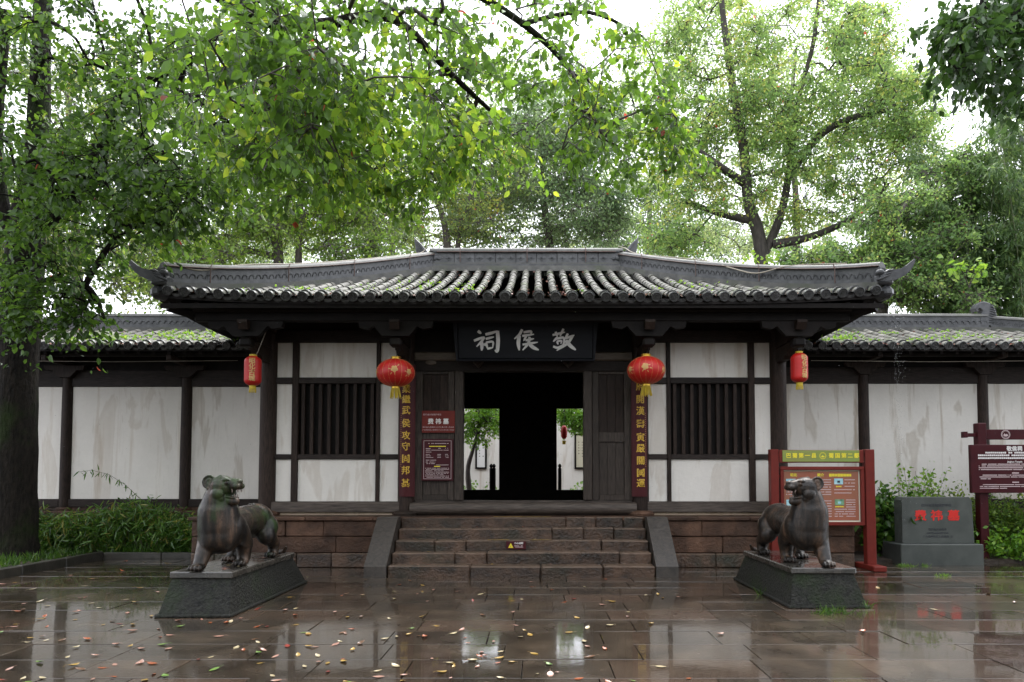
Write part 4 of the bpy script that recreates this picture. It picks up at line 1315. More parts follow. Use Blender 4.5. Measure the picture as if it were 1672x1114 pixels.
# ---- lanterns
def bend_on(me0, c, rad_fn, ang, zc, nm, par):
    me = me0.copy()
    for vv in me.vertices:
        z = zc + vv.co.y; r = rad_fn(z-c.z)+0.004 + vv.co.z; g = ang + vv.co.x/max(r, .05)
        vv.co = (c.x+r*math.sin(g), c.y-r*math.cos(g), z)
    return link(bpy.data.objects.new(nm, me), par)
def flower_mesh(sz, seed):
    r_ = random.Random(seed); m = MB()
    for k in range(5):
        a = 2*math.pi*k/5+seed
        m.lathe([(sz*.30, 0), (sz*.28, .002), (0, .003)], (0, 0, 0), 9, Matrix.Translation((sz*.42*math.cos(a), sz*.42*math.sin(a), 0)))
    m.lathe([(sz*.18, 0), (sz*.16, .004), (0, .005)], (0, 0, 0), 8)
    for k in range(4):
        a = r_.uniform(0, 6.28); d_ = sz*r_.uniform(.8, 1.15)
        m.lathe([(sz*.14, 0), (0, .003)], (0, 0, 0), 6, Matrix.Translation((d_*math.cos(a), d_*math.sin(a), 0)) @ Matrix.Rotation(a, 4, 'Z') @ Matrix.Diagonal((2.0, .7, 1, 1)))
    return m.mesh('flower_motif', MAT['lantern_gold'])
def round_lantern(px, py, lab, seed):
    c = P(px, py, 11.35)
    t = thing('round_lantern', c, lab, 'lantern', 'round red lanterns')
    a, b_ = 0.315, 0.238
    def rad(z): return a*math.sqrt(max(0, 1-(z/b_)**2))
    prof = [(rad(z)+0.0, z) for z in [b_*math.sin(R(d)) for d in range(-78, 79, 6)]]
    NS = 60; v, f = [], []
    for (r, z) in prof:
        for k in range(NS):
            g = 2*math.pi*k/NS; rr = r*(1-0.012*abs(math.sin(g*9))*0) * (1+0.010*abs(math.sin(g*9)))
            v.append((c.x+rr*math.cos(g), c.y+rr*math.sin(g), c.z+z))
    for i in range(len(prof)-1):
        for k in range(NS):
            k2 = (k+1) % NS; f.append((i*NS+k, i*NS+k2, (i+1)*NS+k2, (i+1)*NS+k))
    body = MB().add(v, f).build('lantern_body', MAT['lantern'], t, True, None)
    rb_ = MB()
    for k in range(18):
        g = math.pi*k/9
        rb_.tube([(c.x+(r+.001)*math.cos(g), c.y+(r+.001)*math.sin(g), c.z+z) for (r, z) in prof[::2]], 0.0022, 4)
    rb_.build('gold_rib_lines', MAT['lantern_gold'], t, kind='stuff')
    for (ang, sz, dz) in ((R(-12) if seed == 2 else R(8), 0.085, 0.02), (R(55), 0.075, -0.01), (R(-66), 0.075, 0.0), (R(120), 0.08, 0), (R(-125), 0.08, 0)):
        bend_on(flower_mesh(sz, seed), c, rad, ang, c.z+dz, 'flower_motif', t)
    MB().lathe([(0.085, -0.012), (0.075, -0.01), (0.075, 0.03), (0.09, 0.034), (0.09, 0.04), (0.0, 0.042)], (c.x, c.y, c.z+b_-.012), 18).build('top_cap', MAT['brass'], t, True)
    MB().lathe([(0.0, -0.04), (0.07, -0.038), (0.07, -0.01), (0.085, 0.0)], (c.x, c.y, c.z-b_+.012), 18).build('bottom_cap', MAT['brass'], t, True)
    tm = MB()
    for k in range(26):
        g = 2*math.pi*k/26; r = 0.062
        p = Vector((c.x+r*math.cos(g), c.y+r*math.sin(g), c.z-b_-.02))
        q_ = p + Vector((0.02*math.cos(g)+rng.uniform(-.02,.02), rng.uniform(-.01,.01), -0.15-rng.uniform(0,.03)))
        tm.tube([p, p.lerp(q_, .5)+Vector((rng.uniform(-.004,.004),0,0)), q_], 0.0065, 4)
    tm.build('tassel', MAT['tassel'], t)
    top = c + Vector((0, 0, b_+.03))
    MB().tube([top, top+Vector((0.03, .03, .07)), top+Vector((0.06, .06, .12)), Vector((c.x+.05, 11.35, 3.98))], 0.006, 5).build('hanging_wire', MAT['ink'], t)
round_lantern(646, 609, 'round red lantern with gold flowers hanging beside the wall notices', 1)
round_lantern(1055, 605, 'round red lantern with a big pale gold flower, away from the wall notices', 2)
def tall_lantern(px, py, tilt, lab, pole):
    c = P(px, py, 11.3)
    t = thing('tall_lantern', c, lab, 'lantern', 'tall red lanterns')
    hb, rb = 0.245, 0.137
    def rad(z):
        u = abs(z)/hb
        return rb*(1-max(0, (u-0.62)/0.38)**2.4*0.55)
    prof = [(rad(z), z) for z in np.linspace(-hb, hb, 23)]
    L = MB().lathe(prof, c, 28).build('lantern_body', MAT['lantern'], t, True, 60)
    for k, ch in enumerate('昭化古城'):
        bend_on(text_mesh(ch, MAT['lantern_gold'], 0.105, 0.0035, 0.002), c, rad, R(16), c.z+0.15-0.098*k, 'character', t)
    MB().lathe([(0.06, 0), (0.06, 0.03), (0.05, 0.032)], (c.x, c.y, c.z+hb), 14).build('top_cap', MAT['tassel'], t, True)
    MB().lathe([(0.05, -0.06), (0.055, -0.03), (0.055, 0.0)], (c.x, c.y, c.z-hb), 14).build('bottom_cap', MAT['tassel'], t, True)
    tm = MB()
    for k in range(16):
        g = 2*math.pi*k/16
        tm.tube([(c.x+.05*math.cos(g), c.y+.05*math.sin(g), c.z-hb-.05), (c.x+.053*math.cos(g), c.y+.053*math.sin(g), c.z-hb-.115)], 0.007, 4)
    tm.build('tassel', MAT['tassel'], t)
    if pole:
        MB().tube([c+Vector((0.05, 0, hb+.01)), P(433, 545, 11.3), P(441, 520, 11.3)], 0.008, 6).build('hanging_rod', MAT['bamboopole'], t)
    else:
        MB().tube([c+Vector((0.0, 0, hb+.02)), Vector((c.x, 11.3, 3.98))], 0.004, 5).build('hanging_wire', MAT['ink'], t)
tall_lantern(413, 606, 0, 'tall red lantern with yellow characters hung from a pale rod by the hedge side', True)
tall_lantern(1305, 601, 0, 'tall red lantern with yellow characters hanging above the red framed notice board', False)

# ---- notices beside the door
def WP(px, py, Y=12.135): return P(px, py, Y)
n1 = thing('heritage_notice', WP(716, 707), 'small red notice with a white three-character title beside the doorway', 'notice')
a, b_ = WP(689, 707), WP(743, 671)
MB().box(a.x, b_.x, 12.115, 12.155, a.z, b_.z, 0.004).build('board', MAT['redframe'], n1)
Yn = 12.112
letters('四川省文物保护单位', MAT['pinkwhite'], n1, WP(706, 676).x, Yn, WP(706, 677.5).z, 0.036, 0, 0.001)
letters('费 祎 墓', MAT['white'], n1, WP(716, 689).x, Yn, WP(716, 689).z, 0.105, 0.003, 0.001)
letters('四川省人民政府二〇〇七年六月一日公布', MAT['pinkwhite'], n1, WP(716, 698).x, Yn, WP(716, 698).z, 0.031, 0, 0.001)
letters('广元市昭化区人民政府二〇〇七年七月二十日立', MAT['pinkwhite'], n1, WP(716, 702.5).x, Yn, WP(716, 702.5).z, 0.027, 0, 0.001)
n2 = thing('visitor_notice', WP(714, 785), 'maroon visitor notice with a pale border full of small print by the doorway', 'notice')
a, b_ = WP(688.5, 785), WP(740.5, 717)
MB().box(a.x, b_.x, 12.115, 12.155, a.z, b_.z, 0.004).build('board', MAT['signmaroon'], n2)
fx0, fx1, fz0, fz1 = a.x+.035, b_.x-.035, a.z+.03, b_.z-.03
fm = MB()
for q in ((fx0, fx1, fz1-.006, fz1), (fx0, fx1, fz0, fz0+.006), (fx0, fx0+.006, fz0+.0065, fz1-.0065), (fx1-.006, fx1, fz0+.0065, fz1-.0065)):
    fm.box(q[0], q[1], Yn-.001, Yn+.004, q[2], q[3])
fm.build('border', MAT['pinkwhite'], n2)
W_, H_ = fx1-fx0, fz1-fz0
def nl(u0, u1, v, h): return (fx0+W_*u0, fx0+W_*u1, fz1-H_*v, h)
dashes([nl(.14,.9,.075,.012), nl(.08,.25,.21,.012), nl(.5,.62,.2,.012), nl(.78,.88,.2,.012), nl(.08,.9,.25,.011), nl(.08,.28,.3,.011), nl(.08,.22,.36,.011), nl(.08,.26,.4,.011), nl(.08,.36,.44,.011),
        nl(.5,.62,.36,.011), nl(.5,.62,.40,.011), nl(.5,.62,.44,.011), nl(.78,.9,.36,.011), nl(.78,.9,.40,.011), nl(.78,.9,.44,.011), nl(.08,.45,.51,.012), nl(.08,.42,.56,.012), nl(.08,.42,.60,.012), nl(.45,.9,.635,.012)]
       + [nl(.06+.03*(k % 3 == 1), .92-.2*(k % 3 == 2), .72+.034*k, .0105) for k in range(8)], Yn, MAT['pinkwhite'], n2)
dashes([nl(.2,.8,.15,.017), nl(.38,.6,.672,.018)], Yn, MAT['yellow'], n2, 'heading_lines', 1.0, .12)

# ---- caution sign on the third riser
sg = thing('caution_sign', P(843, 898, 11.05), 'little maroon caution sign with a yellow triangle fixed to a step', 'sign')
Yc = YS+2*TR-0.03
a, b_ = P(826.5, 897, Yc), P(858.5, 884, Yc)
MB().box(a.x, b_.x, Yc, Yc+0.018, a.z, b_.z, 0.003).build('plate', MAT['signmaroon'], sg)
t0 = P(834, 893.5, Yc); 
MB().extr([(t0.x-.042, t0.z-.012), (t0.x+.042, t0.z-.012), (t0.x, t0.z+.066)], Yc-.004, Yc+.001).build('warning_triangle', MAT['yellow'], sg)
MB().tube([(t0.x-.012, Yc-.006, t0.z+.002), (t0.x+.002, Yc-.006, t0.z+.012), (t0.x+.008, Yc-.006, t0.z+.024)], .003, 4).build('triangle_mark', MAT['ink'], sg)
letters('小心台阶', MAT['white'], sg, P(847, 887.3, Yc).x, Yc-.002, P(847, 887.3, Yc).z, 0.037, 0.0012, 0.001)
tp = P(847, 891.5, Yc)
dashes([(tp.x-.07, tp.x+.06, tp.z, .012), (tp.x-.07, tp.x+.07, tp.z-.02, .012)], Yc-.001, MAT['pinkwhite'], sg)

# ---- stone tablet
YT = 11.95
tb = thing('stone_tablet', P(1531, 922, YT), 'grey slate memorial tablet with three big red characters on a plain base', 'stone tablet')
def TX(px, Y=YT): return P(px, 850, Y).x
def TZ(py, Y=YT): return P(1531, py, Y).z
MB().box(TX(1470), TX(1605.5), YT, YT+0.62, -0.02, TZ(889), 0.012, 0.002).build('base', MAT['tablet'], tb)
ys = YT+0.16
ax0, ax1, az0, az1 = P(1473, 850, ys).x, P(1587.5, 850, ys).x, TZ(889)+.001, P(1531, 812, ys).z
poly = [(ax0, az0), (ax1+.03, az0), (ax1, az1-.055), (ax1-.045, az1), (ax0+.04, az1), (ax0, az1-.05)]
MB().extr(poly, ys, ys+0.26, None, 0.006).build('slab', MAT['tablet'], tb)
yl = ys-.002
def TT(px, py): return P(px, py, yl)
for body, px, py, sz, mat, bold in (('四川省文物保护单位', 1529, 825.5, .060, 'ink', .0), ('四川省人民政府', 1531, 865, .046, 'ink', .0), ('2007年6月14日公布', 1531, 871, .046, 'ink', .0), ('广元市昭化区人民政府  立', 1531.5, 876.6, .046, 'ink', .0)):
    p = TT(px, py); letters(body, MAT[mat], tb, p.x, yl, p.z, sz, bold, 0.001)
for ch, px in zip('费祎墓', (1503, 1529.5, 1557)):
    p = TT(px, 843); letters(ch, MAT['red_char'], tb, p.x, yl, p.z, 0.195, 0.006, 0.003, 1.12)

# ---- red framed notice board
YB = 11.42
nb = thing('notice_board', P(1340, 926, YB), 'red steel framed notice board with a green header and printed poster', 'notice board')
def NX_(px): return P(px, 800, YB).x
def NZ(py): return P(1340, py, YB).z
for (a, b_) in ((1257, 1270), (1411, 1426)):
    ps = MB().box(NX_(a), NX_(b_), YB-0.07, YB+0.07, 0.05, NZ(734), 0.008).build('post', MAT['redframe'], nb)
    MB().box(NX_(a)-.03, NX_(b_)+.03, YB-0.34, YB+0.34, 0.0, 0.085, 0.01).build('foot', MAT['redframe'], nb)
for py in (743, 778, 840):
    for (a, b_) in ((1270.2, 1279), (1407, 1410.8)):
        MB().box(NX_(a)+.001, NX_(b_)-.001, YB-.025, YB+.025, NZ(py)-.022, NZ(py)+.022, .004).build('bracket', MAT['redframe'], nb)
MB().box(NX_(1271.5), NX_(1409), YB-.05, YB-.027, NZ(756), NZ(735), .004).build('header_box', MAT['redframe'], nb)
MB().box(NX_(1276.5), NX_(1401.5), YB-.064, YB-.052, NZ(754.3), NZ(735.6), .003).build('header_panel', MAT['greenboard'], nb)
for k, ch in enumerate('巴蜀第一县'):
    letters(ch, MAT['yellow'], nb, NX_(1286+10.3*k), YB-.066, NZ(744.8), 0.088, 0.0025, 0.001)
for k, ch in enumerate('蜀国第二都'):
    letters(ch, MAT['yellow'], nb, NX_(1355.5+10.3*k), YB-.066, NZ(744.8), 0.088, 0.0025, 0.001)
ec = (NX_(1341.8), NZ(744.6))
ring(ec, .057, .006, YB-.066, MAT['yellow'], nb); ring(ec, .046, .004, YB-.066, MAT['yellow'], nb)
MB().extr([(ec[0]-.03, ec[1]-.012), (ec[0]-.015, ec[1]-.026), (ec[0]+.015, ec[1]-.026), (ec[0]+.03, ec[1]-.012), (ec[0]+.012, ec[1]-.004), (ec[0], ec[1]+.010), (ec[0]-.012, ec[1]-.004)], YB-.067, YB-.064).build('emblem_mark', MAT['yellow'], nb)
fx0, fx1, fz0, fz1 = NX_(1273), NX_(1409.5), NZ(858), NZ(762)
fw = .058
for q in ((fx0, fx1, fz1-fw, fz1), (fx0, fx1, fz0, fz0+fw), (fx0, fx0+fw, fz0+fw+.001, fz1-fw-.001), (fx1-fw, fx1, fz0+fw+.001, fz1-fw-.001)):
    MB().box(q[0], q[1], YB-.055, YB+.06, q[2], q[3], .006).build('frame_rail', MAT['redframe'], nb)
MB().box(fx0+fw, fx1-fw, YB+.0, YB+.05, fz0+fw, fz1-fw, 0).build('backing', MAT['posterframe'], nb)
ax0, ax1, az0, az1 = fx0+fw+.014, fx1-fw-.022, fz0+fw+.024, fz1-fw-.02
MB().box(ax0, ax1, YB-.004, YB-.001, az0, az1, 0).build('poster', MAT['posterred'], nb)
yp = YB-.006
letters('昭化', MAT['yellow'], nb, NX_(1296), yp, NZ(776), .058, .002, .0008)
letters('简介', MAT['yellow'], nb, NX_(1340), yp, NZ(776), .058, .002, .0008)
dashes([(NX_(1354), NX_(1390), NZ(776), .05)], yp, MAT['yellow'], nb, 'heading_lines', 1.0, .1)
for (a, b_, c, d, m_) in ((1283.5, 1299, 791.5, 782, 'photo_sky'), (1283.5, 1299, 825.5, 816, 'photo_sky'), (1362, 1376.5, 791, 781.5, 'photo_sky'), (1362.5, 1377.5, 825, 815.5, 'photo_green')):
    ph = MB().box(NX_(a), NX_(b_), YB-.008, YB-.005, NZ(c), NZ(d)).build('printed_photo', MAT[m_], nb)
    MB().box(NX_(a+5), NX_(b_-5), YB-.0095, YB-.0085, NZ(c-2.5), NZ(c-6), 0).build('printed_shape', MAT['ink' if m_ == 'photo_sky' else 'photo_sky'], ph)
rows_ = []
for k in range(7): rows_ += [(NX_(1301 if k < 3 else 1283.5), NX_(1357), NZ(783.5+4.0*k), .017)]
for k in range(7): rows_ += [(NX_(1301 if k < 3 else 1283.5), NX_(1357), NZ(818+4.2*k), .017)]
for k in range(5): rows_ += [(NX_(1379 if k < 3 else 1362), NX_(1396 if k < 4 else 1390), NZ(783.5+5.4*k), .017)]
for k in range(8): rows_ += [(NX_(1381 if k < 4 else 1362), NX_(1396), NZ(816.5+3.8*k), .016)]
dashes(rows_, yp, MAT['pinkwhite'], nb, 'print_lines', .9)
dashes([(NX_(1365), NX_(1374), NZ(794.5), .022), (NX_(1363), NX_(1377), NZ(827.5), .02), (NX_(1287), NX_(1297), NZ(794.5), .022)], yp, MAT['yellow'], nb, 'caption_lines', 1)

# ---- dark red interpretive sign at the shrubbery
YD = 12.35
ds = thing('information_sign', P(1640, 880, YD), 'dark red wooden sign about the temple standing among the shrubs', 'sign')
def DX(px): return P(px, 760, YD).x
def DZ(py): return P(1640, py, YD).z
xR = DX(1583)+2.15
for (a, b_) in ((1600.5, 1614.5),):
    MB().box(DX(a), DX(b_), YD+.03, YD+.18, 0.03, DZ(690.5), .01).build('post', MAT['signmaroon'], ds)
MB().box(xR-.38, xR-.22, YD+.03, YD+.18, 0.03, DZ(690.5), .01).build('post', MAT['signmaroon'], ds)
MB().box(DX(1614.7), xR-.381, YD+.06, YD+.14, DZ(717.5), DZ(701), .006).build('crossbar', MAT['signmaroon'], ds)
MB().box(DX(1585), DX(1600.3), YD+.07, YD+.13, DZ(713), DZ(707), .006).build('crossbar_end', MAT['signmaroon'], ds)
MB().box(DX(1578.5), DX(1584.8), YD+.05, YD+.15, DZ(714.5), DZ(704.5), .006).build('bar_knob', MAT['signmaroon'], ds)
MB().box(DX(1583), xR, YD-.05, YD+.028, DZ(805), DZ(726.5), .006).build('panel', MAT['signmaroon'], ds)
ec = (DX(1647), DZ(709.4)); ye = YD+.055
ring(ec, .083, .010, ye, MAT['pinkwhite'], ds); ring(ec, .066, .006, ye, MAT['pinkwhite'], ds)
MB().extr([(ec[0]-.045, ec[1]-.015), (ec[0]-.02, ec[1]-.035), (ec[0]+.02, ec[1]-.035), (ec[0]+.045, ec[1]-.015), (ec[0]+.02, ec[1]+.012), (ec[0], ec[1]-.002), (ec[0]-.02, ec[1]+.02)], ye-.002, ye+.002).build('emblem_mark', MAT['pinkwhite'], ds)
yd = YD-.052
cxs = DX(1583)+1.075
letters('敬侯祠', MAT['white'], ds, DX(1654), yd, DZ(733.5), .095, .003, .001)
letters('Jinghou Temple', MAT['white'], ds, DX(1654), yd, DZ(754.3), .043, .001, .001)
dashes([(DX(1603), xR-.12, DZ(739.5), .033), (DX(1594.5), xR-.12, DZ(743.8), .033), (DX(1594.5), xR-.12, DZ(748.3), .033)], yd, MAT['white'], ds, 'print_lines', .93, .22)
dashes([(DX(1600), xR-.12, DZ(758.2), .020)] + [(DX(1595), xR-.12, DZ(758.2+2.9*k), .019) for k in (1, 2, 3)] +
       [(DX(1601), xR-.12, DZ(776), .018), (DX(1596), xR-.12, DZ(779), .018), (DX(1596), DX(1614), DZ(782), .018), (DX(1601), xR-.12, DZ(791.5), .016), (DX(1596), xR-.12, DZ(794.4), .016), (DX(1596), DX(1640), DZ(797.3), .016),
        (DX(1649), DX(1660), DZ(772.5), .026), (DX(1649), DX(1660), DZ(787.6), .024)], yd, MAT['pinkwhite'], ds, 'small_print_lines', .93, .12)

# ================================================================== bronze tigers
def tiger_mesh(name, mat):
    m = MB()
    def cap(a, ra, b_, rb):
        a, b_ = Vector(a), Vector(b_); n = 7
        pts = [a.lerp(b_, k/(n-1)) for k in range(n)]
        m.tube(pts, [ra+(rb-ra)*k/(n-1) for k in range(n)], 16)
        m.ball(a, ra, 14, 9); m.ball(b_, rb, 14, 9)
    def chain(pts):
        for (a, ra), (b_, rb) in zip(pts[:-1], pts[1:]): cap(a, ra, b_, rb)
    # trunk
    body = m
    m.ball((-0.01, 0.27, 0.43), (0.25, 0.25, 0.275), 20, 14)
    m.ball((-0.01, 0.23, 0.37), (0.225, 0.215, 0.21), 18, 12)
    chain([((0, .35, .46), .215), ((0, .62, .48), .195), ((0, .88, .50), .188), ((0, 1.15, .49), .21), ((0, 1.28, .45), .20)])
    m.ball((0, 1.2, 0.50), (0.23, 0.24, 0.215), 18, 12)
    m.ball((0, 0.72, 0.40), (0.15, 0.3, 0.15), 16, 10)
    # neck column
    chain([((-.015, .25, .48), .245), ((-.025, .23, .64), .228), ((-.012, .21, .78), .182), ((.0, .20, .90), .145)])
    # legs
    chain([((-.13, .27, .42), .145), ((-.16, .23, .27), .105), ((-.145, .10, .13), .084), ((-.14, .04, .06), .076)])
    chain([((.13, .36, .42), .145), ((.165, .50, .27), .105), ((.15, .53, .13), .084), ((.155, .50, .06), .076)])
    chain([((-.12, 1.15, .40), .17), ((-.17, .98, .29), .115), ((-.165, 1.03, .16), .08), ((-.16, .90, .06), .072)])
    chain([((.12, 1.22, .40), .175), ((.175, 1.13, .30), .12), ((.175, 1.40, .18), .08), ((.175, 1.38, .06), .072)])
    for s in (-1, 1):
        m.ball((.16*s, .30, .46), (.10, .16, .17), 14, 9)
    def remesh(mb, vox, it):
        ob = bpy.data.objects.new('tmp', mb.mesh('tmp', None)); COL.objects.link(ob)
        md = ob.modifiers.new('r', 'REMESH'); md.mode = 'VOXEL'; md.voxel_size = vox; md.use_smooth_shade = True
        ms = ob.modifiers.new('s', 'SMOOTH'); ms.factor = 0.5; ms.iterations = it
        dg = bpy.context.evaluated_depsgraph_get()
        me = bpy.data.meshes.new_from_object(ob.evaluated_get(dg)); bpy.data.objects.remove(ob)
        return me
    me1 = remesh(m, 0.012, 26)
    m = MB(); m.add([v.co.copy() for v in me1.vertices], [tuple(p.vertices) for p in me1.polygons])
    for (px_, py_) in ((-.14, .0), (.155, .46), (-.16, .86), (.175, 1.34)):
        m.ball((px_, py_+.01, .045), (.078, .085, .046), 14, 9)
        for k in range(4):
            dx = (-.058, -.02, .02, .058)[k]; dy = (-.052, -.075, -.075, -.052)[k]
            m.ball((px_+dx, py_+dy, .036), (.023, .036, .036), 10, 7)
            m.tube([(px_+dx, py_+dy-.018, .05), (px_+dx, py_+dy-.045, .032), (px_+dx, py_+dy-.05, .006)], [.013, .011, .006], 6)
    # tail down to the plinth, tip turned up
    tp_ = [((0, 1.42, .52), .05), ((.02, 1.52, .42), .042), ((.03, 1.55, .22), .036), ((.08, 1.56, .07), .034), ((.20, 1.52, .045), .032), ((.29, 1.46, .06), .027), ((.33, 1.42, .12), .016)]
    chain(tp_)
    # knobs along the spine
    for k in range(12):
        yy = .62+.058*k
        m.ball((0, yy, .672+.012*math.sin((yy-.6)*4)+ (0.02 if yy > 1.0 else 0)), (.018, .024, .016), 8, 6)
    # head, turned to the side and a little to the front
    f = Vector((0.965, -0.25, 0.07)).normalized(); l = Vector((0, 0, 1)).cross(f).normalized(); u = f.cross(l)
    c = Vector((.05, .175, .925))
    HS = 1.14
    HM = Matrix(((f.x*HS, l.x*HS, u.x*HS, c.x), (f.y*HS, l.y*HS, u.y*HS, c.y), (f.z*HS, l.z*HS, u.z*HS, c.z), (0,0,0,1)))
    def hb(p, r): m.ball(HM @ Vector(p), r, 14, 9, HM.to_3x3().to_4x4())
    def hc(a, ra, b_, rb): cap(HM @ Vector(a), ra*HS, HM @ Vector(b_), rb*HS)
    hb((-.01, 0, .015), (.135, .128, .115))
    hb((.03, 0, .075), (.085, .07, .03))                # flat forehead
    hc((.07, 0, .03), .075, (.165, 0, .022), .055)      # upper muzzle
    for s in (-1, 1):
        hb((.175, .032*s, .006), (.048, .038, .034))      # lip lobes
        hb((.075, .062*s, .078), (.045, .03, .02))       # brow
        hb((.0, .095*s, -.055), (.075, .045, .062))      # cheek
        hb((.02, .08*s, -.10), (.045, .035, .045))
        hb((.09, .068*s, .045), (.024, .018, .022))      # eye socket rim
    hc((.18, 0, .062), .024, (.205, 0, .052), .022)      # nose
    hb((.198, .022, .055), (.018, .014, .016)); hb((.198, -.022, .055), (.018, .014, .016))
    hc((-.03, 0, -.085), .085, (.045, 0, -.128), .062)      # lower jaw
    hc((.045, 0, -.128), .060, (.135, 0, -.143), .040)
    for s in (-1, 1):
        hc((.05, .05*s, -.085), .014, (.145, .028*s, -.108), .012)   # lower lip rim
        # ears: ring with a dished inside
        ec_ = Vector((-.095, .088*s, .068)); en = Vector((.25, .85*s, .12)).normalized(); e1 = Vector((-.25, -.05*s, 1)); e1 = (e1-en*e1.dot(en)).normalized(); e2 = en.cross(e1)
        ringp = [HM @ (ec_ + e1*(.064*math.cos(a))*1.0 + e2*(.060*math.sin(a))) for a in [2*math.pi*k/18 for k in range(19)]]
        m.tube(ringp, .013, 8)
        disc = [HM @ (ec_ - en*.022 + e1*(.03*math.cos(a)) + e2*(.025*math.sin(a))) for a in [2*math.pi*k/18 for k in range(19)]]
        m.tube(disc, .030, 8)
        hb(tuple(ec_ - en*.045), (.055, .045, .055))
    me = remesh(m, 0.0068, 5)
    me.name = name; me.materials.clear(); me.materials.append(mat)
    me.polygons.foreach_set('use_smooth', [True]*len(me.polygons))
    det = {'HM': HM}
    return me, HM
tme, HM = tiger_mesh('statue_body', MAT['bronze_green'])
tme2 = tme.copy(); tme2.materials.clear(); tme2.materials.append(MAT['bronze'])
eye = MB().ball((0,0,0), .0185, 12, 8).mesh('eye', MAT['bronze'], True)
def fang_mesh(up):
    return MB().tube([(0,0,0), (0.004,0,.02*up), (0.002,0,.04*up)], [.0085,.006,.001], 6).mesh('fang', MAT['teeth'], True)
fa, fb = fang_mesh(-1), fang_mesh(1)
for (loc, s, me, lab) in (((-3.43, 7.72, 0.48), 1, tme, 'bronze tiger statue with green patina, head turned, jaws open'), ((3.56, 8.2, 0.46), -1, tme2, 'brown bronze tiger statue with a bare brown chest in front of the notice board')):
    T = Matrix.Translation(loc) @ Matrix.Diagonal((s, 1, 1, 1))
    t = thing('tiger_statue', loc, lab, 'statue', 'bronze tigers before the steps')
    if s < 0:
        me = me.copy(); me.transform(Matrix.Diagonal((-1, 1, 1, 1))); me.flip_normals()
        Tb = Matrix.Translation(loc)
    else: Tb = T
    inst('statue_body', me, Tb, t)
    for e in (-1, 1):
        inst('eye', eye, T @ HM @ Matrix.Translation((.098, .070*e, .046)), t)
        inst('fang', fa, T @ HM @ Matrix.Translation((.185, .028*e, -.018)), t)
        inst('fang', fb, T @ HM @ Matrix.Translation((.145, .022*e, -.105)), t)
        inst('fang', fa, T @ HM @ Matrix.Translation((.135, .044*e, -.018)), t)

def plinth(lo, hi, top_lo, top_hi, h, lab):
    t = thing('statue_plinth', ((lo[0]+hi[0])/2, (lo[1]+hi[1])/2, 0), lab, 'plinth', 'black stone plinths')
    hs = h-0.075
    v = [(lo[0], lo[1], 0.03), (hi[0], lo[1], 0.03), (hi[0], hi[1], 0.03), (lo[0], hi[1], 0.03), (top_lo[0], top_lo[1], hs), (top_hi[0], top_lo[1], hs), (top_hi[0], top_hi[1], hs), (top_lo[0], top_hi[1], hs)]
    MB().add(v, [(0,3,2,1),(4,5,6,7),(0,1,5,4),(1,2,6,5),(2,3,7,6),(3,0,4,7)]).build('battered_body', MAT['plinth'], t)
    MB().box(lo[0]-.03, hi[0]+.03, lo[1]-.03, hi[1]+.03, 0.0, 0.035, 0.01, 0.002).build('footing', MAT['plinth'], t)
    MB().box(top_lo[0]-.022, top_hi[0]+.022, top_lo[1]-.022, top_hi[1]+.022, hs+.001, h, 0.012, 0.002).build('top_slab', MAT['plinth_top'], t)
MAT['plinth_top'] = M('wet_plinth_top', (0.018,0.018,0.015), (0.055,0.048,0.04), 7, 0.14, (1,1,1), 0.35, 40, 0.008, 0, rough2=0.4, coat=0.6, coatr=0.05)
plinth((-3.90, 7.53), (-3.12, 9.98), (-3.82, 7.655), (-3.165, 9.58), 0.48, 'black stone plinth under the green-patinated tiger')
plinth((3.20, 8.05), (4.09, 10.25), (3.27, 8.14), (3.99, 10.0), 0.46, 'black stone plinth with grass at its foot under the brown tiger')
# ================================================================== vegetation
LEAF_OV = (np.array([(0,0,0),(0.27,0.30,0.09),(0.25,0.68,0.05),(0,1.0,-0.13),(-0.25,0.68,0.06),(-0.27,0.30,0.075),(0,0.5,-0.03)]),
           [(0,1,6),(1,2,6),(2,3,6),(3,4,6),(4,5,6),(5,0,6)])
LEAF_SM = (np.array([(0,0,0),(0.30,0.5,0.03),(0,1.0,-0.04),(-0.30,0.5,0.03)]), [(0,1,2,3)])
LEAF_NARROW = (np.array([(0,0,0),(0.085,0.35,0.012),(0.05,0.75,-0.03),(0,1.0,-0.09),(-0.05,0.75,-0.03),(-0.085,0.35,0.012)]), [(0,1,2,3),(0,3,4,5)])
BLADE = (np.array([(-0.03,0,0),(0.03,0,0),(0.022,0.5,0.06),(0,1.0,0.28),(-0.022,0.5,0.06)]), [(0,1,2,3,4)])

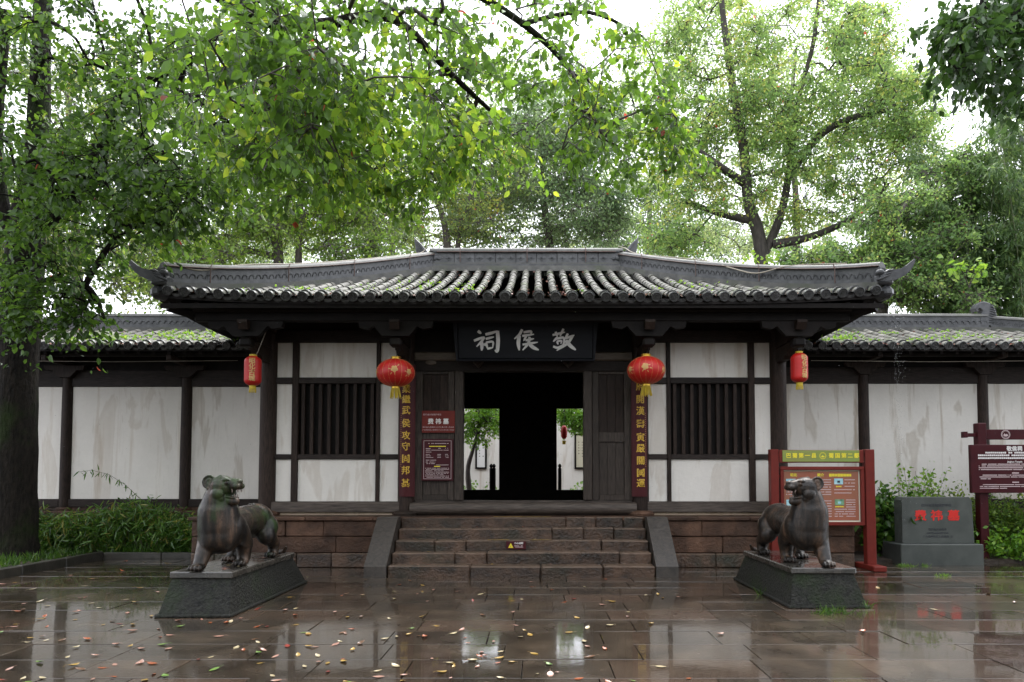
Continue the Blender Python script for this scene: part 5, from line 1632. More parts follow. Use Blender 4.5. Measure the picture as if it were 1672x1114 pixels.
def leaves_mesh(name, tmpl, pos, ydir, size, tint, mat, roll=None):
    """one mesh of many leaves: base pos, direction ydir (n,3), size (n,), tint (n,)"""
    tv, tf = tmpl; n = len(pos); k = len(tv)
    ydir = ydir/np.maximum(np.linalg.norm(ydir, axis=1, keepdims=True), 1e-6)
    ref = nr.normal(size=(n, 3)); ref[:, 2] += 0.9
    x = np.cross(ydir, ref); x /= np.maximum(np.linalg.norm(x, axis=1, keepdims=True), 1e-6)
    z = np.cross(x, ydir)
    v = pos[:, None, :] + size[:, None, None]*(tv[None, :, 0:1]*x[:, None, :] + tv[None, :, 1:2]*ydir[:, None, :] + tv[None, :, 2:3]*z[:, None, :])
    v = v.reshape(-1, 3).astype(np.float32)
    me = bpy.data.meshes.new(name)
    loops = np.concatenate([np.array(f) for f in tf]); lens = np.array([len(f) for f in tf])
    off = (np.arange(n)*k)[:, None]
    li = (loops[None, :]+off).reshape(-1)
    ll = np.tile(lens, n); starts = np.concatenate([[0], np.cumsum(ll)[:-1]])
    me.vertices.add(len(v)); me.vertices.foreach_set('co', v.reshape(-1))
    me.loops.add(len(li)); me.loops.foreach_set('vertex_index', li.astype(np.int32))
    me.polygons.add(len(ll)); me.polygons.foreach_set('loop_start', starts.astype(np.int32)); me.polygons.foreach_set('loop_total', ll.astype(np.int32))
    me.update(calc_edges=True); me.validate()
    at = me.attributes.new('tint', 'FLOAT', 'POINT')
    at.data.foreach_set('value', np.repeat(np.clip(tint, 0, 1), k).astype(np.float32))
    me.materials.append(mat)
    return me

def frusta(name, A, B, ra, rb, mat, seg=5):
    """many tapered sticks as one mesh"""
    n = len(A); d = B-A; L = np.linalg.norm(d, axis=1, keepdims=True); d = d/np.maximum(L, 1e-6)
    ref = np.tile(np.array([0.3, 0.8, 0.52]), (n, 1))
    x = np.cross(d, ref); x /= np.maximum(np.linalg.norm(x, axis=1, keepdims=True), 1e-6); y = np.cross(d, x)
    g = 2*np.pi*np.arange(seg)/seg
    off = np.cos(g)[None, :, None]*x[:, None, :] + np.sin(g)[None, :, None]*y[:, None, :]
    A2 = A - d*ra[:, None]*0.3
    v = np.concatenate([A2[:, None, :]+off*ra[:, None, None], B[:, None, :]+off*rb[:, None, None]], axis=1).reshape(-1, 3).astype(np.float32)
    fi = np.array([(k, (k+1) % seg, seg+(k+1) % seg, seg+k) for k in range(seg)])
    li = (fi.reshape(-1)[None, :] + (np.arange(n)*2*seg)[:, None]).reshape(-1)
    me = bpy.data.meshes.new(name); nf = n*seg
    me.vertices.add(len(v)); me.vertices.foreach_set('co', v.reshape(-1))
    me.loops.add(len(li)); me.loops.foreach_set('vertex_index', li.astype(np.int32))
    me.polygons.add(nf); me.polygons.foreach_set('loop_start', (np.arange(nf)*4).astype(np.int32)); me.polygons.foreach_set('loop_total', np.full(nf, 4, np.int32))
    me.polygons.foreach_set('use_smooth', np.ones(nf, bool))
    me.update(calc_edges=True); me.validate()
    me.materials.append(mat)
    return me

def blobs_px(blobs):
    """blobs: (cx, cy, rx, ry, Ymin, Ymax, n) photo regions with real distances -> cluster centres"""
    out = []
    for (cx, cy, rx, ry, y0, y1, n) in blobs:
        for _ in range(n):
            while True:
                a, b_ = rng.uniform(-1, 1), rng.uniform(-1, 1)
                if a*a+b_*b_ <= 1: break
            out.append(P(cx+a*rx, cy+b_*ry, rng.uniform(y0, y1)))
    return out

def build_tree(name, label, trunks, clusters, crad, nleaf, lsize, tmpl, leaf_mat, bark_mat, group=None, cat='tree', droop=0.55, flat=0.6,
               tint_mu=0.45, tint_sd=0.22, step=0.7, rtip=0.006, pw=0.5, trunk_mat=None, twig=True, tintfn=None, minz=0.0, upbias=0.6):
    """trunks: list of polylines [(point, radius), ...]; the first starts at the base"""
    base = trunks[0][0][0]
    t = thing(name, base, label, cat, group)
    tm = MB()
    nodes, par, fixed = [], [], []
    for ti, tr in enumerate(trunks):
        pts = [Vector(p) for p, r in tr]; rr = [r for p, r in tr]
        fine, fr_ = [], []
        for i in range(len(pts)-1):
            a = pts[max(i-1, 0)]; b_ = pts[i]; c = pts[i+1]; d_ = pts[min(i+2, len(pts)-1)]
            for j in range(5):
                u = j/5
                fine.append(0.5*((2*b_)+(c-a)*u+(2*a-5*b_+4*c-d_)*u*u+(3*b_-a-3*c+d_)*u**3)); fr_.append(rr[i]+(rr[i+1]-rr[i])*u)
        fine.append(pts[-1]); fr_.append(rr[-1])
        tm.tube(fine, [r*(1+rng.uniform(-.05,.05)) for r in fr_], 12)
        prev = -1
        for p, r in zip(fine, fr_):
            if p.z > minz:
                nodes.append(p); par.append(prev); fixed.append(r); prev = len(nodes)-1
    tm.build('trunk', trunk_mat or bark_mat, t, True, None)
    NP = [np.array(p) for p in nodes]
    order = sorted(range(len(clusters)), key=lambda i: min((clusters[i]-nodes[j]).length for j in range(0, len(nodes), 2)))
    nt0 = len(nodes); cnt = [0]*len(nodes); arr = np.array(NP)
    tips = []
    for i in order:
        c = np.array(clusters[i]); d = c-arr; L = np.linalg.norm(d, axis=1)
        cost = L*(1+upbias*np.clip(-d[:, 2]/np.maximum(L, 1e-3), 0, 1))
        j = int(np.argmin(cost)); a = arr[j]
        n = max(2, int(L[j]/step)+1); prev = j
        perp = nr.normal(size=3)*0.10*L[j]
        add = []
        for k in range(1, n+1):
            u = k/n
            p = a+(c-a)*u + perp*math.sin(math.pi*u) + np.array([0, 0, 0.12*L[j]*math.sin(math.pi*u)]) + nr.normal(size=3)*0.02
            add.append(p); nodes.append(Vector(p)); par.append(prev); cnt.append(0); fixed.append(None); prev = len(nodes)-1
        arr = np.vstack([arr, np.array(add)])
        q = prev
        while q >= nt0: cnt[q] += 1; q = par[q]
        tips.append(prev)
    A, B, ra, rb = [], [], [], []
    for i in range(nt0, len(nodes)):
        j = par[i]; r1 = rtip*max(cnt[i], 1)**pw; r0 = r1*1.12 if j < nt0 else min(rtip*max(cnt[j], 1)**pw, r1*1.5)
        A.append(arr[j]); B.append(arr[i]); ra.append(r0); rb.append(r1)
    # leaves along a few twigs in each cluster
    pos, dr, sz, tt = [], [], [], []
    for ci, ti in enumerate(tips):
        c = arr[ti]; nl = max(6, int(nleaf*rng.uniform(0.6, 1.4)))
        ntw = max(3, nl//9); out = c-arr[par[ti]]; out = out/max(np.linalg.norm(out), 1e-6)
        tcl = nr.normal(tint_mu, tint_sd*0.6)
        if tintfn is not None: tcl = tintfn(c, tcl)
        for _ in range(ntw):
            d = nr.normal(size=3); d[2] *= flat; d = d/np.linalg.norm(d) + out*0.5; d[2] -= 0.25*droop
            d /= np.linalg.norm(d); L = crad*rng.uniform(0.5, 1.15)
            e = c+d*L + np.array([0, 0, -droop*0.35*L])
            if twig and rtip > 0:
                A.append(c); B.append(e); ra.append(rtip*0.75); rb.append(rtip*0.35)
            m = max(2, nl//ntw); u = nr.uniform(0.25, 1.05, m)[:, None]
            pp = c+(e-c)*u + nr.normal(size=(m, 3))*crad*0.10
            dd = d[None, :]*0.5 + nr.normal(size=(m, 3))*0.75; dd[:, 2] -= droop
            pos.append(pp); dr.append(dd); sz.append(lsize*nr.uniform(0.5, 1.3, m)); tt.append(nr.normal(tcl, tint_sd*0.6, m))
    me = frusta('limbs', np.array(A), np.array(B), np.array(ra), np.array(rb), bark_mat)
    inst('limbs', me, Matrix.Identity(4), t)['kind'] = 'stuff'
    pos = np.concatenate(pos); tint = np.clip(np.concatenate(tt), 0, 0.955)
    red = nr.uniform(size=len(pos)) < 0.003
    tint[red] = 1.0
    cr = inst('crown', leaves_mesh('crown', tmpl, pos, np.concatenate(dr), np.concatenate(sz), tint, leaf_mat), Matrix.Identity(4), t)
    cr['kind'] = 'stuff'
    return len(pos)

MAT['leaf_bright2'] = leafmat('light_green_leaf', [(0.0,(0.055,0.12,0.02)),(0.5,(0.12,0.22,0.03)),(1.0,(0.26,0.36,0.05))], 0.55, 0.4, 1.6)
NL = 0
def V3(px, py, Y): return P(px, py, Y)
# ---- big old tree by the hedge: trunk in view, crown over the forecourt
b0 = P(22, 908, 12.0); b0.z = 0.05
trunkA = [(b0, .40), (P(24, 860, 12.0), .335), (P(26, 700, 12.0), .315), (P(34, 500, 12.0), .31), (P(48, 350, 12.0), .27), (P(60, 260, 12.05), .20), (P(66, 120, 12.2), .16), (P(72, -80, 12.4), .13)]
limbA1 = [(P(52, 360, 12.0), .19), (P(95, 345, 11.8), .165), (P(140, 290, 11.6), .15), (P(178, 215, 11.3), .13), (P(205, 150, 11.0), .10), (P(250, 128, 10.7), .07), (P(330, 90, 10.2), .04)]
limbA2 = [(P(45, 420, 12.0), .13), (P(5, 340, 11.9), .12), (P(-8, 200, 11.9), .12), (P(10, 20, 12.0), .1)]
limbA3 = [(P(70, 330, 11.9), .07), (P(105, 300, 11.4), .055), (P(150, 287, 11.0), .04)]
limbA4 = [(P(40, 470, 12.0), .06), (P(95, 455, 11.2), .045), (P(150, 480, 10.6), .03), (P(170, 520, 10.4), .02)]
blA = [(110, 110, 240, 190, 9, 12.6, 96), (205, 300, 125, 80, 9.2, 11.8, 42), (80, 330, 140, 120, 9.8, 11.6, 30), (60, 455, 95, 55, 10.2, 11.4, 18), (140, 500, 35, 35, 10.2, 11.0, 7), (330, 180, 170, 140, 8.2, 12, 66), (290, 345, 45, 25, 9.4, 10.6, 5), (30, 515, 60, 25, 10.3, 11.2, 6),
       (-230, 50, 240, 300, 8.5, 13, 34), (150, -260, 420, 170, 8.5, 13, 46)]
NL += build_tree('old_broadleaf_tree', 'mossy dark trunk of an old tree with broad leaves, rising beside the bamboo hedge', [trunkA, limbA1, limbA2, limbA3, limbA4], blobs_px(blA), 0.62, 66, 0.112, LEAF_OV, MAT['leaf_shade'], MAT['bark'], 'trees of the forecourt', droop=0.6, tint_mu=0.36, tint_sd=0.26, rtip=0.007, minz=3.0)

# ---- second tree outside the frame whose branches hang over the forecourt
bB = Vector((-7.4, 5.2, 0.05))
trunkB = [(bB, .36), (Vector((-7.3, 5.2, 2.5)), .3), (Vector((-7.0, 5.3, 5.0)), .26), (Vector((-6.6, 5.5, 7.2)), .2)]
limbB1 = [(Vector((-6.95, 5.3, 5.2)), .16), (Vector((-5.6, 5.6, 6.2)), .13), (P(250, -60, 6.2), .10), (P(420, 28, 6.4), .07), (P(520, 40, 6.6), .055), (P(640, 30, 6.8), .045), (P(735, 120, 7.2), .032), (P(800, 180, 7.5), .022)]
limbB2 = [(Vector((-6.6, 5.5, 7.0)), .12), (P(330, -250, 6.6), .08), (P(560, -120, 7.0), .06), (P(760, -20, 7.4), .045), (P(880, 60, 7.7), .034), (P(960, 150, 7.9), .02)]
limbB3 = [(P(400, 20, 6.4), .05), (P(440, 130, 6.8), .035), (P(490, 220, 7.4), .025), (P(560, 290, 8.0), .015)]
limbB4 = [(P(850, 40, 7.6), .03), (P(960, 20, 8.0), .022), (P(1050, 60, 8.4), .014)]
blB = [(540, 90, 230, 120, 5.2, 7.8, 80), (640, 210, 170, 90, 6.0, 8.6, 66), (470, 235, 120, 90, 7.0, 9.6, 56), (620, 270, 130, 45, 7.5, 9.2, 18), (860, 60, 180, 80, 6.6, 9.2, 34), (880, 180, 130, 80, 7, 9, 22), (1020, 170, 75, 105, 7.2, 9, 26), (1085, 205, 40, 50, 7.5, 8.6, 9),
       (760, 250, 60, 50, 7.2, 8.4, 9), (420, 130, 120, 110, 5.2, 7.5, 26), (650, -240, 520, 170, 4.6, 9, 56), (200, -200, 300, 150, 4.6, 8, 30)]
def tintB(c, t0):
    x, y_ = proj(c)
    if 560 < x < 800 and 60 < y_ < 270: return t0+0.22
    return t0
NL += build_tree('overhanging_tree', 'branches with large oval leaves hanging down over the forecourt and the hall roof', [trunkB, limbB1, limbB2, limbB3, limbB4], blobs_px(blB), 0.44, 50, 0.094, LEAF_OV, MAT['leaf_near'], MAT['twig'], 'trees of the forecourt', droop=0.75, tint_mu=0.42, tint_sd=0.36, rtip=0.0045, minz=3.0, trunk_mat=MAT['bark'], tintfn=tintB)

# ---- dark tree reaching in at the sign side
bC = Vector((9.8, 8.3, 0.05))
trunkC = [(bC, .28), (Vector((9.7, 8.3, 3.0)), .24), (Vector((9.3, 8.4, 6.0)), .18), (P(1660, -40, 8.6), .07), (P(1600, 60, 8.6), .03)]
blC = [(1625, 70, 85, 95, 7.8, 9.4, 34), (1570, 60, 45, 60, 8, 9, 8), (1655, 30, 120, 60, 7.6, 9.6, 18), (1780, 0, 140, 180, 7.5, 9.6, 26), (1660, -150, 200, 90, 7.5, 9.6, 20)]
NL += build_tree('dark_leaved_tree', 'dense dark green branch with pointed leaves hanging in above the bamboo', [trunkC], blobs_px(blC), 0.44, 46, 0.135, LEAF_SM, MAT['leaf_dark'], MAT['bark'], 'trees of the forecourt', droop=0.9, tint_mu=0.35, tint_sd=0.2, rtip=0.005, minz=4.0)

# ---- unseen trees added round the open forecourt to darken reflections of the sky
def screen_tree(x, yy, h, lab, n=46):
    b = Vector((x, yy, -.05)); trs = [[(b, .3), (Vector((x+.1, yy, h*.35)), .24), (Vector((x-.1, yy+.2, h*.8)), .12)]]
    cl = [Vector((x+rng.gauss(0, 1.7), yy+rng.gauss(0, 1.0), max(.9, rng.uniform(.09, 1.05)*h))) for _ in range(n)]
    return build_tree('added_forecourt_tree', lab, trs, cl, 1.25, 90, .32, LEAF_SM, MAT['leaf_dark'], MAT['bark'], 'unseen trees added round the forecourt', droop=.4, tint_mu=.4, rtip=.012, minz=1.0, step=1.2)
for i, (x, yy, h) in enumerate(((-13, -9, 9), (-8.5, -12, 9), (-4, -13, 8.5), (.6, -12.5, 9), (5.2, -13, 8.5), (9.6, -11.5, 9), (13.5, -8, 9), (-15, -1.5, 10), (15.5, -.5, 10), (16.5, 4.5, 9.5))):
    screen_tree(x, yy, h, ('unseen added tree opposite the hall, number %s in its row from the old mossy tree' % ('one','two','three','four','five','six','seven')[i]) if i < 7 else ('unseen added tree at the edge of the forecourt, ' + ('on the old mossy tree side', 'on the tablet side, away from the hall', 'on the tablet side, close to the wing')[i-7]))

# ---- tall trees behind the hall
def bg_tree(name, label, base_px, Y, trunks_px, blobs, crad, nleaf, ls, mat, tint=0.5, r0=.24, bark='bark_pale', **kw):
    b = P(base_px, 800, Y); b.z = -0.05
    trs = []
    for i, tr in enumerate(trunks_px):
        pts = [P(x, y_, Y+dy) for (x, y_, dy) in tr]
        r_ = r0 if i == 0 else r0*0.72
        rad = [max(0.03, r_*(1-0.8*k/len(pts))) for k in range(len(pts))]
        lst = list(zip(pts, rad))
        if i == 0: lst = [(b, r0*1.25), (b.lerp(pts[0], .5), r0*1.08)] + lst
        trs.append(lst)
    return build_tree(name, label, trs, blobs_px(blobs), crad, nleaf, ls, LEAF_SM, MAT[mat], MAT[bark], 'trees behind the hall', droop=0.35, tint_mu=tint, tint_sd=0.24, rtip=kw.pop('rtip', 0.011), pw=0.46, minz=4.5, step=1.1, **kw)

NL += bg_tree('tall_camphor_tree', 'tall forked tree with yellowish green foliage behind the hall roof on the notice board side', 1243, 24,
        [[(1243, 415, 0), (1222, 330, 0), (1214, 240, 0), (1196, 140, 0), (1180, 20, .3), (1170, -90, .5)],
         [(1246, 420, 0), (1275, 350, .2), (1290, 270, .4), (1302, 170, .6), (1330, 60, .6), (1340, -60, .6)],
         [(1262, 400, 0), (1330, 385, -.4), (1400, 350, -.8), (1450, 300, -1)],
         [(1216, 300, 0), (1180, 275, -.5), (1140, 245, -.8)], [(1228, 360, 0), (1180, 350, .4), (1120, 330, .6)], [(1292, 280, .4), (1340, 220, 0), (1400, 190, -.4), (1450, 180, -.6)]],
        [(1150, 110, 85, 150, 22.5, 26.5, 96), (1330, 110, 130, 130, 22.5, 27, 130), (1255, 230, 130, 90, 22.5, 26, 70), (1440, 200, 65, 75, 22, 25, 44), (1340, 320, 130, 45, 22.5, 25.5, 44), (1125, 310, 70, 60, 23, 26, 36), (1420, 60, 40, 60, 23, 26, 22), (1100, 385, 60, 25, 23, 26, 20), (1490, 170, 50, 60, 22, 24.5, 26), (1505, 250, 50, 45, 21.5, 24, 20), (1250, -120, 240, 90, 22, 27, 40)],
        0.78, 145, 0.125, 'leaf_olive', 0.62, 0.23, 'bark_mid', rtip=0.008)
NL += bg_tree('hazy_tree', 'tree with haze painted into its pale leaf colour, filling the gaps behind the tall forked tree', 1300, 34,
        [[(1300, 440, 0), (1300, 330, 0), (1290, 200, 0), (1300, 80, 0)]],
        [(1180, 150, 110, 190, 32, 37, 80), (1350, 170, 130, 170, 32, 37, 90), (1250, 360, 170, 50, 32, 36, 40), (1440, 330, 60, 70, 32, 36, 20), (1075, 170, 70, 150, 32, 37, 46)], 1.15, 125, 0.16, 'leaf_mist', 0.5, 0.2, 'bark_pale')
NL += bg_tree('misty_tree', 'tree with mist painted into its pale leaf colour, behind the slender stems in the middle', 640, 36,
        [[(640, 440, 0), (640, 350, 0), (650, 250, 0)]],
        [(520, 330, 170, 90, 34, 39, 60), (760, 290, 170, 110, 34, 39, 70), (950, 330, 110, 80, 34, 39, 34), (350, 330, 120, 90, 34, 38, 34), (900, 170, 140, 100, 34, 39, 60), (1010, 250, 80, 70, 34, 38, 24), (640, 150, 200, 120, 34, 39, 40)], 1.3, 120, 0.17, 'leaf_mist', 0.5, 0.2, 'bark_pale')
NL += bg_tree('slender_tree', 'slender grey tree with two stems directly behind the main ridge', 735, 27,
        [[(730, 440, 0), (728, 380, 0), (712, 320, .3), (690, 250, .5)], [(745, 440, 0), (752, 370, .2), (775, 300, .5), (800, 220, .8)]],
        [(700, 350, 120, 60, 25.5, 29, 34), (640, 310, 90, 70, 25.5, 29, 26), (780, 270, 90, 60, 25.5, 29, 24)], 0.9, 230, 0.13, 'leaf_far', 0.52, 0.17, 'bark_pale')
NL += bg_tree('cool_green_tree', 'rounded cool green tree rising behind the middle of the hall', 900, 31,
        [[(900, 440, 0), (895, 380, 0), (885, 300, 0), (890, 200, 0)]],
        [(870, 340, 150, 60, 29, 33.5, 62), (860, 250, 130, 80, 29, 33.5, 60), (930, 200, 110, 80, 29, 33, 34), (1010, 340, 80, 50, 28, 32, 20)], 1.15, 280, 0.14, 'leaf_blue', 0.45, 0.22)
NL += bg_tree('bright_green_tree', 'light green tree with bare curved branches behind the hall roof on the old tree side', 455, 22,
        [[(455, 440, 0), (452, 380, 0), (448, 300, 0), (440, 200, .3)], [(452, 400, 0), (420, 350, -.3), (395, 300, -.5)], [(450, 420, 0), (400, 410, -.3), (350, 432, -.5)], [(487, 445, .3), (490, 360, .3), (500, 260, .5)]],
        [(470, 300, 150, 70, 20.5, 24.5, 48), (350, 380, 100, 40, 20.5, 23.5, 22), (560, 350, 110, 50, 21, 24.5, 26), (300, 440, 70, 40, 20, 23, 14), (600, 410, 90, 22, 21, 24, 10)], 0.9, 260, 0.13, 'leaf_bright2', 0.5, 0.17, 'bark_pale')
NL += bg_tree('pale_tree', 'hazy pale tree standing behind the wing beside the old mossy trunk', 130, 25,
        [[(130, 520, 0), (125, 420, 0), (120, 300, 0), (110, 150, 0)]],
        [(130, 330, 190, 110, 23, 28, 70), (60, 420, 120, 60, 23, 27, 26), (180, 180, 220, 110, 23, 28, 50), (230, 440, 60, 40, 22.5, 25, 12)], 1.05, 250, 0.14, 'leaf_far', 0.5, 0.2)
NL += bg_tree('leafy_tree', 'bushy tree with scattered red leaves between the tall forked tree and the bamboo', 1440, 19.5,
        [[(1440, 480, 0), (1445, 440, 0), (1460, 380, 0), (1490, 310, 0)]],
        [(1410, 440, 110, 45, 18.3, 21, 42), (1490, 390, 90, 80, 18.3, 21, 52), (1530, 470, 80, 40, 18, 20, 26), (1540, 300, 60, 60, 18.5, 20.5, 20), (1330, 425, 60, 22, 19, 21, 10)], 0.62, 260, 0.105, 'leaf_olive', 0.45, 0.16)
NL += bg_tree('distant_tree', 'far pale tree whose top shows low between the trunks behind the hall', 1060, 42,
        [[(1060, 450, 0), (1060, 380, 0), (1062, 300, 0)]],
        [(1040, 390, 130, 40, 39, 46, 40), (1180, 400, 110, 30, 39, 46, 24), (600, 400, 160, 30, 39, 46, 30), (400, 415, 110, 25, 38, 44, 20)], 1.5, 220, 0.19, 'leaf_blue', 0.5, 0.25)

# ---- bamboo grove behind the sign-side wing
def bamboo(px, Y, top, lean, n, lab, dark):
    b = P(px, 800, Y); b.z = 0.0
    t = thing('bamboo_clump', b, lab, 'bamboo', 'bamboo behind the wing')
    pos, dr, sz, tt, A, B, ra, rb = [], [], [], [], [], [], [], []
    cul = MB()
    for k in range(n):
        p0 = b + Vector((rng.uniform(-1.3, 1.3), rng.uniform(-.8, .8), 0))
        H = (P(px, top, Y).z)*rng.uniform(0.7, 1.05); bx_, by_ = lean+rng.uniform(-1.2, 1.2), rng.uniform(-1.6, .4)
        pts = []
        for j in range(9):
            u = j/8
            pts.append(p0 + Vector((bx_*u**2.2, by_*u**2.2, H*(u - 0.10*u**4))))
        cul.tube(pts, [0.035*(1-.75*j/8) for j in range(9)], 6)
        for j in range(70):
            u = rng.uniform(.36, 1.0); i = min(int(u*8), 7); q = pts[i].lerp(pts[i+1], u*8-i)
            d = Vector((rng.gauss(0, 1), rng.gauss(0, 1), rng.uniform(-.35, .55))).normalized(); L = rng.uniform(.35, 1.0)
            e = q + d*L + Vector((0, 0, -.35*L))
            A.append(q); B.append(e); ra.append(.006); rb.append(.003)
            m = 24; uu = nr.uniform(.2, 1.05, m)[:, None]
            pos.append(np.array(q)+(np.array(e)-np.array(q))*uu + nr.normal(size=(m, 3))*.07)
            dd = np.array(d)[None, :]*.5+nr.normal(size=(m, 3))*.5; dd[:, 2] -= .95
            dr.append(dd); sz.append(nr.uniform(.16, .30, m)); tt.append(nr.normal(.40, .2, m))
    cul.build('culms', MAT['culm'], t, True, None)['kind'] = 'stuff'
    inst('twigs', frusta('twigs', np.array([list(a) for a in A]), np.array([list(a) for a in B]), np.array(ra), np.array(rb), MAT['culm'], 4), Matrix.Identity(4), t)['kind'] = 'stuff'
    pos = np.concatenate(pos)
    inst('foliage', leaves_mesh('foliage', LEAF_NARROW2, pos, np.concatenate(dr), np.concatenate(sz), np.concatenate(tt), MAT['leaf_bamboo']), Matrix.Identity(4), t)['kind'] = 'stuff'
    return len(pos)
LEAF_NARROW2 = (np.array([(0,0,0),(0.10,0.45,0.012),(0,1.0,-0.09),(-0.10,0.45,0.012)]), [(0,1,2,3)])
MAT['culm'] = M('bamboo_culm', (0.05,0.075,0.02), (0.10,0.11,0.04), 6, 0.4)
NL += bamboo(1590, 20.5, 190, -.8, 13, 'dark bamboo clump leaning out above the curled ridge ornament', 0)
NL += bamboo(1665, 20.0, 110, -.6, 15, 'tall dense bamboo clump farther from the hall, beyond the leaning one', 0)
NL += bamboo(1740, 21.5, 70, -1.2, 12, 'bamboo clump at the outer end of the grove, tallest of all', 0)

# ---- hedge of dwarf bamboo along the wing platform
def leafy_patch(name, label, cat, base, centers, tmpl, ls, per, mat, droop, up, spread, tint=.45, tsd=.22, group=None, stems=True, stem_mat='culm', foll='foliage'):
    t = thing(name, base, label, cat, group)
    pos, dr, sz, tt, A, B, ra, rb = [], [], [], [], [], [], [], []
    for (x, y_, z0, h) in centers:
        lean = np.array([rng.gauss(0, .22), rng.gauss(-.10, .22), 1.0]); lean /= np.linalg.norm(lean)
        a = np.array([x, y_, z0]); e = a+lean*h
        if stems: A.append(a); B.append(e); ra.append(.005); rb.append(.0025)
        m = per; u = nr.uniform(.25, 1.05, m)
        pp = a+(e-a)*u[:, None] + nr.normal(size=(m, 3))*spread
        dd = nr.normal(size=(m, 3))*.8; dd[:, 2] += up-droop*u; dd[:, 1] -= .2
        pos.append(pp); dr.append(dd); sz.append(ls*nr.uniform(.6, 1.25, m)); tt.append(nr.normal(tint, tsd, m))
    if stems: inst('stems', frusta('stems', np.array(A), np.array(B), np.array(ra), np.array(rb), MAT[stem_mat], 4), Matrix.Identity(4), t)['kind'] = 'stuff'
    pos = np.concatenate(pos); pos[:, 2] = np.maximum(pos[:, 2], base[2]+.03)
    inst(foll, leaves_mesh(foll, tmpl, pos, np.concatenate(dr), np.concatenate(sz), np.concatenate(tt), MAT[mat]), Matrix.Identity(4), t)['kind'] = 'stuff'
    return len(pos)
cs = []
for k in range(620):
    x = rng.uniform(-10.6, -5.72); yy = rng.uniform(12.98, 13.5)
    h = 0.72+.14*math.sin(x*2.3)+.10*math.sin(x*5.1+1)+rng.uniform(-.16, .10)
    if x > -6.2: h *= .95
    cs.append((x, yy, .1, max(.35, h)))
NL += leafy_patch('bamboo_hedge', 'low glossy dwarf bamboo hedge in front of the white wing wall', 'hedge', (-8, 13.2, .1), cs, LEAF_NARROW, .17, 26, 'leaf_hedge', .9, .2, .075, .62, .26)
# one bamboo shoot arching above the hedge
cs = []
t = thing('bamboo_shoot', (-8.0, 13.2, .1), 'thin bamboo shoot arching over the hedge against the white wall', 'bamboo')
pts = [P(236, 830, 13.3), P(226, 812, 13.3), P(205, 792, 13.3), P(178, 775, 13.3), P(150, 768, 13.3), P(128, 771, 13.3)]
MB().tube([Vector((pts[0].x, 13.3, .2))]+pts, [.006]*3+[.004]*4, 5).build('stem', MAT['culm'], t)
pos, dr = [], []
for i in range(len(pts)-1):
    for k in range(9):
        pos.append(np.array(pts[i].lerp(pts[i+1], rng.random()))+nr.normal(size=3)*.02); dr.append(nr.normal(size=3)*.45+np.array([-.2, -.1, -.8]))
inst('foliage', leaves_mesh('foliage', LEAF_NARROW, np.array(pos), np.array(dr), nr.uniform(.10, .19, len(pos)), nr.uniform(.2, .8, len(pos)), MAT['leaf_hedge']), Matrix.Identity(4), t)['kind'] = 'stuff'
# grass and low ground cover under the tree and hedge
def grass(name, label, pts, hmin, hmax, per, mat='leaf_hedge', cat='grass', kind=None, group=None, lean=.55):
    pos, dr, sz = [], [], []
    for (x, yy, z) in pts:
        m = per
        pos.append(np.array([x, yy, z])+nr.normal(size=(m, 3))*np.array([.03, .03, 0])); d = nr.normal(size=(m, 3))*lean; d[:, 2] = 1
        dr.append(d); sz.append(nr.uniform(hmin, hmax, m))
    pos = np.concatenate(pos)
    o = inst(name, leaves_mesh(name, BLADE, pos, np.concatenate(dr), np.concatenate(sz), nr.uniform(.2, .95, len(pos)), MAT[mat]), Matrix.Identity(4), None)
    return tag(o, label, cat, group, kind)
pts = [(rng.uniform(-11.5, -8.02), rng.uniform(8.0, 12.95), .1) for _ in range(1500)] + [(rng.uniform(-8.0, -5.75), rng.uniform(12.93, 13.05), .1) for _ in range(120)]
grass('grass_bed', 'short dark grass covering the bed under the old tree', pts, .08, .2, 6, kind='stuff')
for (px, py, n, w, lab) in ((1258, 970, 16, .16, 'small tuft of grass at the long side of the brown tiger plinth'), (1240, 955, 9, .08, 'thin sprig of grass halfway along the brown tiger plinth'), (1360, 1000, 26, .22, 'wide tuft of grass at the front foot of the brown tiger plinth'), (1413, 992, 6, .05, 'tiny weed at the corner of the brown tiger plinth')):
    Y = 1717/(py-778); c = P(px, py, Y)
    pts = [(c.x+rng.gauss(0, w*.6), c.y+rng.gauss(0, .03), 0.0) for _ in range(n)]
    grass('grass_tuft', lab, pts, .05, .13, 5, 'leaf_hedge', 'grass', None, 'grass tufts by the plinth', .8)

# ---- shrubs on the sign side
def shrub(px, py, Y, w, h, n, ls, per, mat, lab, tmpl=None, tint=.5, z0=.06, nm='shrub'):
    c = P(px, py, Y); c.z = z0
    cs = [(c.x+rng.gauss(0, w*.45), Y+rng.gauss(0, .14), z0, h*rng.uniform(.5, 1.05)) for _ in range(n)]
    return leafy_patch(nm, lab, 'shrub', (c.x, Y, z0), cs, tmpl or LEAF_SM, ls, per, mat, .25, .1, .07, tint, .24, 'shrubs at the wing foot', True, 'twig')
shrub(1440, 900, 12.95, .22, 1.15, 46, .16, 30, 'leaf_hedge', 'broad-leaved dark shrub squeezed between the notice board and the tablet', LEAF_OV, .45)
shrub(1488, 880, 13.2, .26, 1.62, 34, .085, 40, 'leaf_bright', 'taller airy shrub rising above the tablet against the white wall', None, .45)
shrub(1550, 880, 13.2, .5, 1.25, 60, .075, 46, 'leaf_bright2', 'light green shrub behind the grey tablet', None, .45)
shrub(1622, 890, 12.95, .36, 1.15, 70, .075, 50, 'leaf_bright2', 'small-leaved shrub between the tablet and the dark red sign foot', None, .35)
shrub(1690, 890, 12.75, .45, 1.12, 80, .075, 50, 'leaf_bright2', 'small-leaved shrub in front of the dark red sign', None, .35)
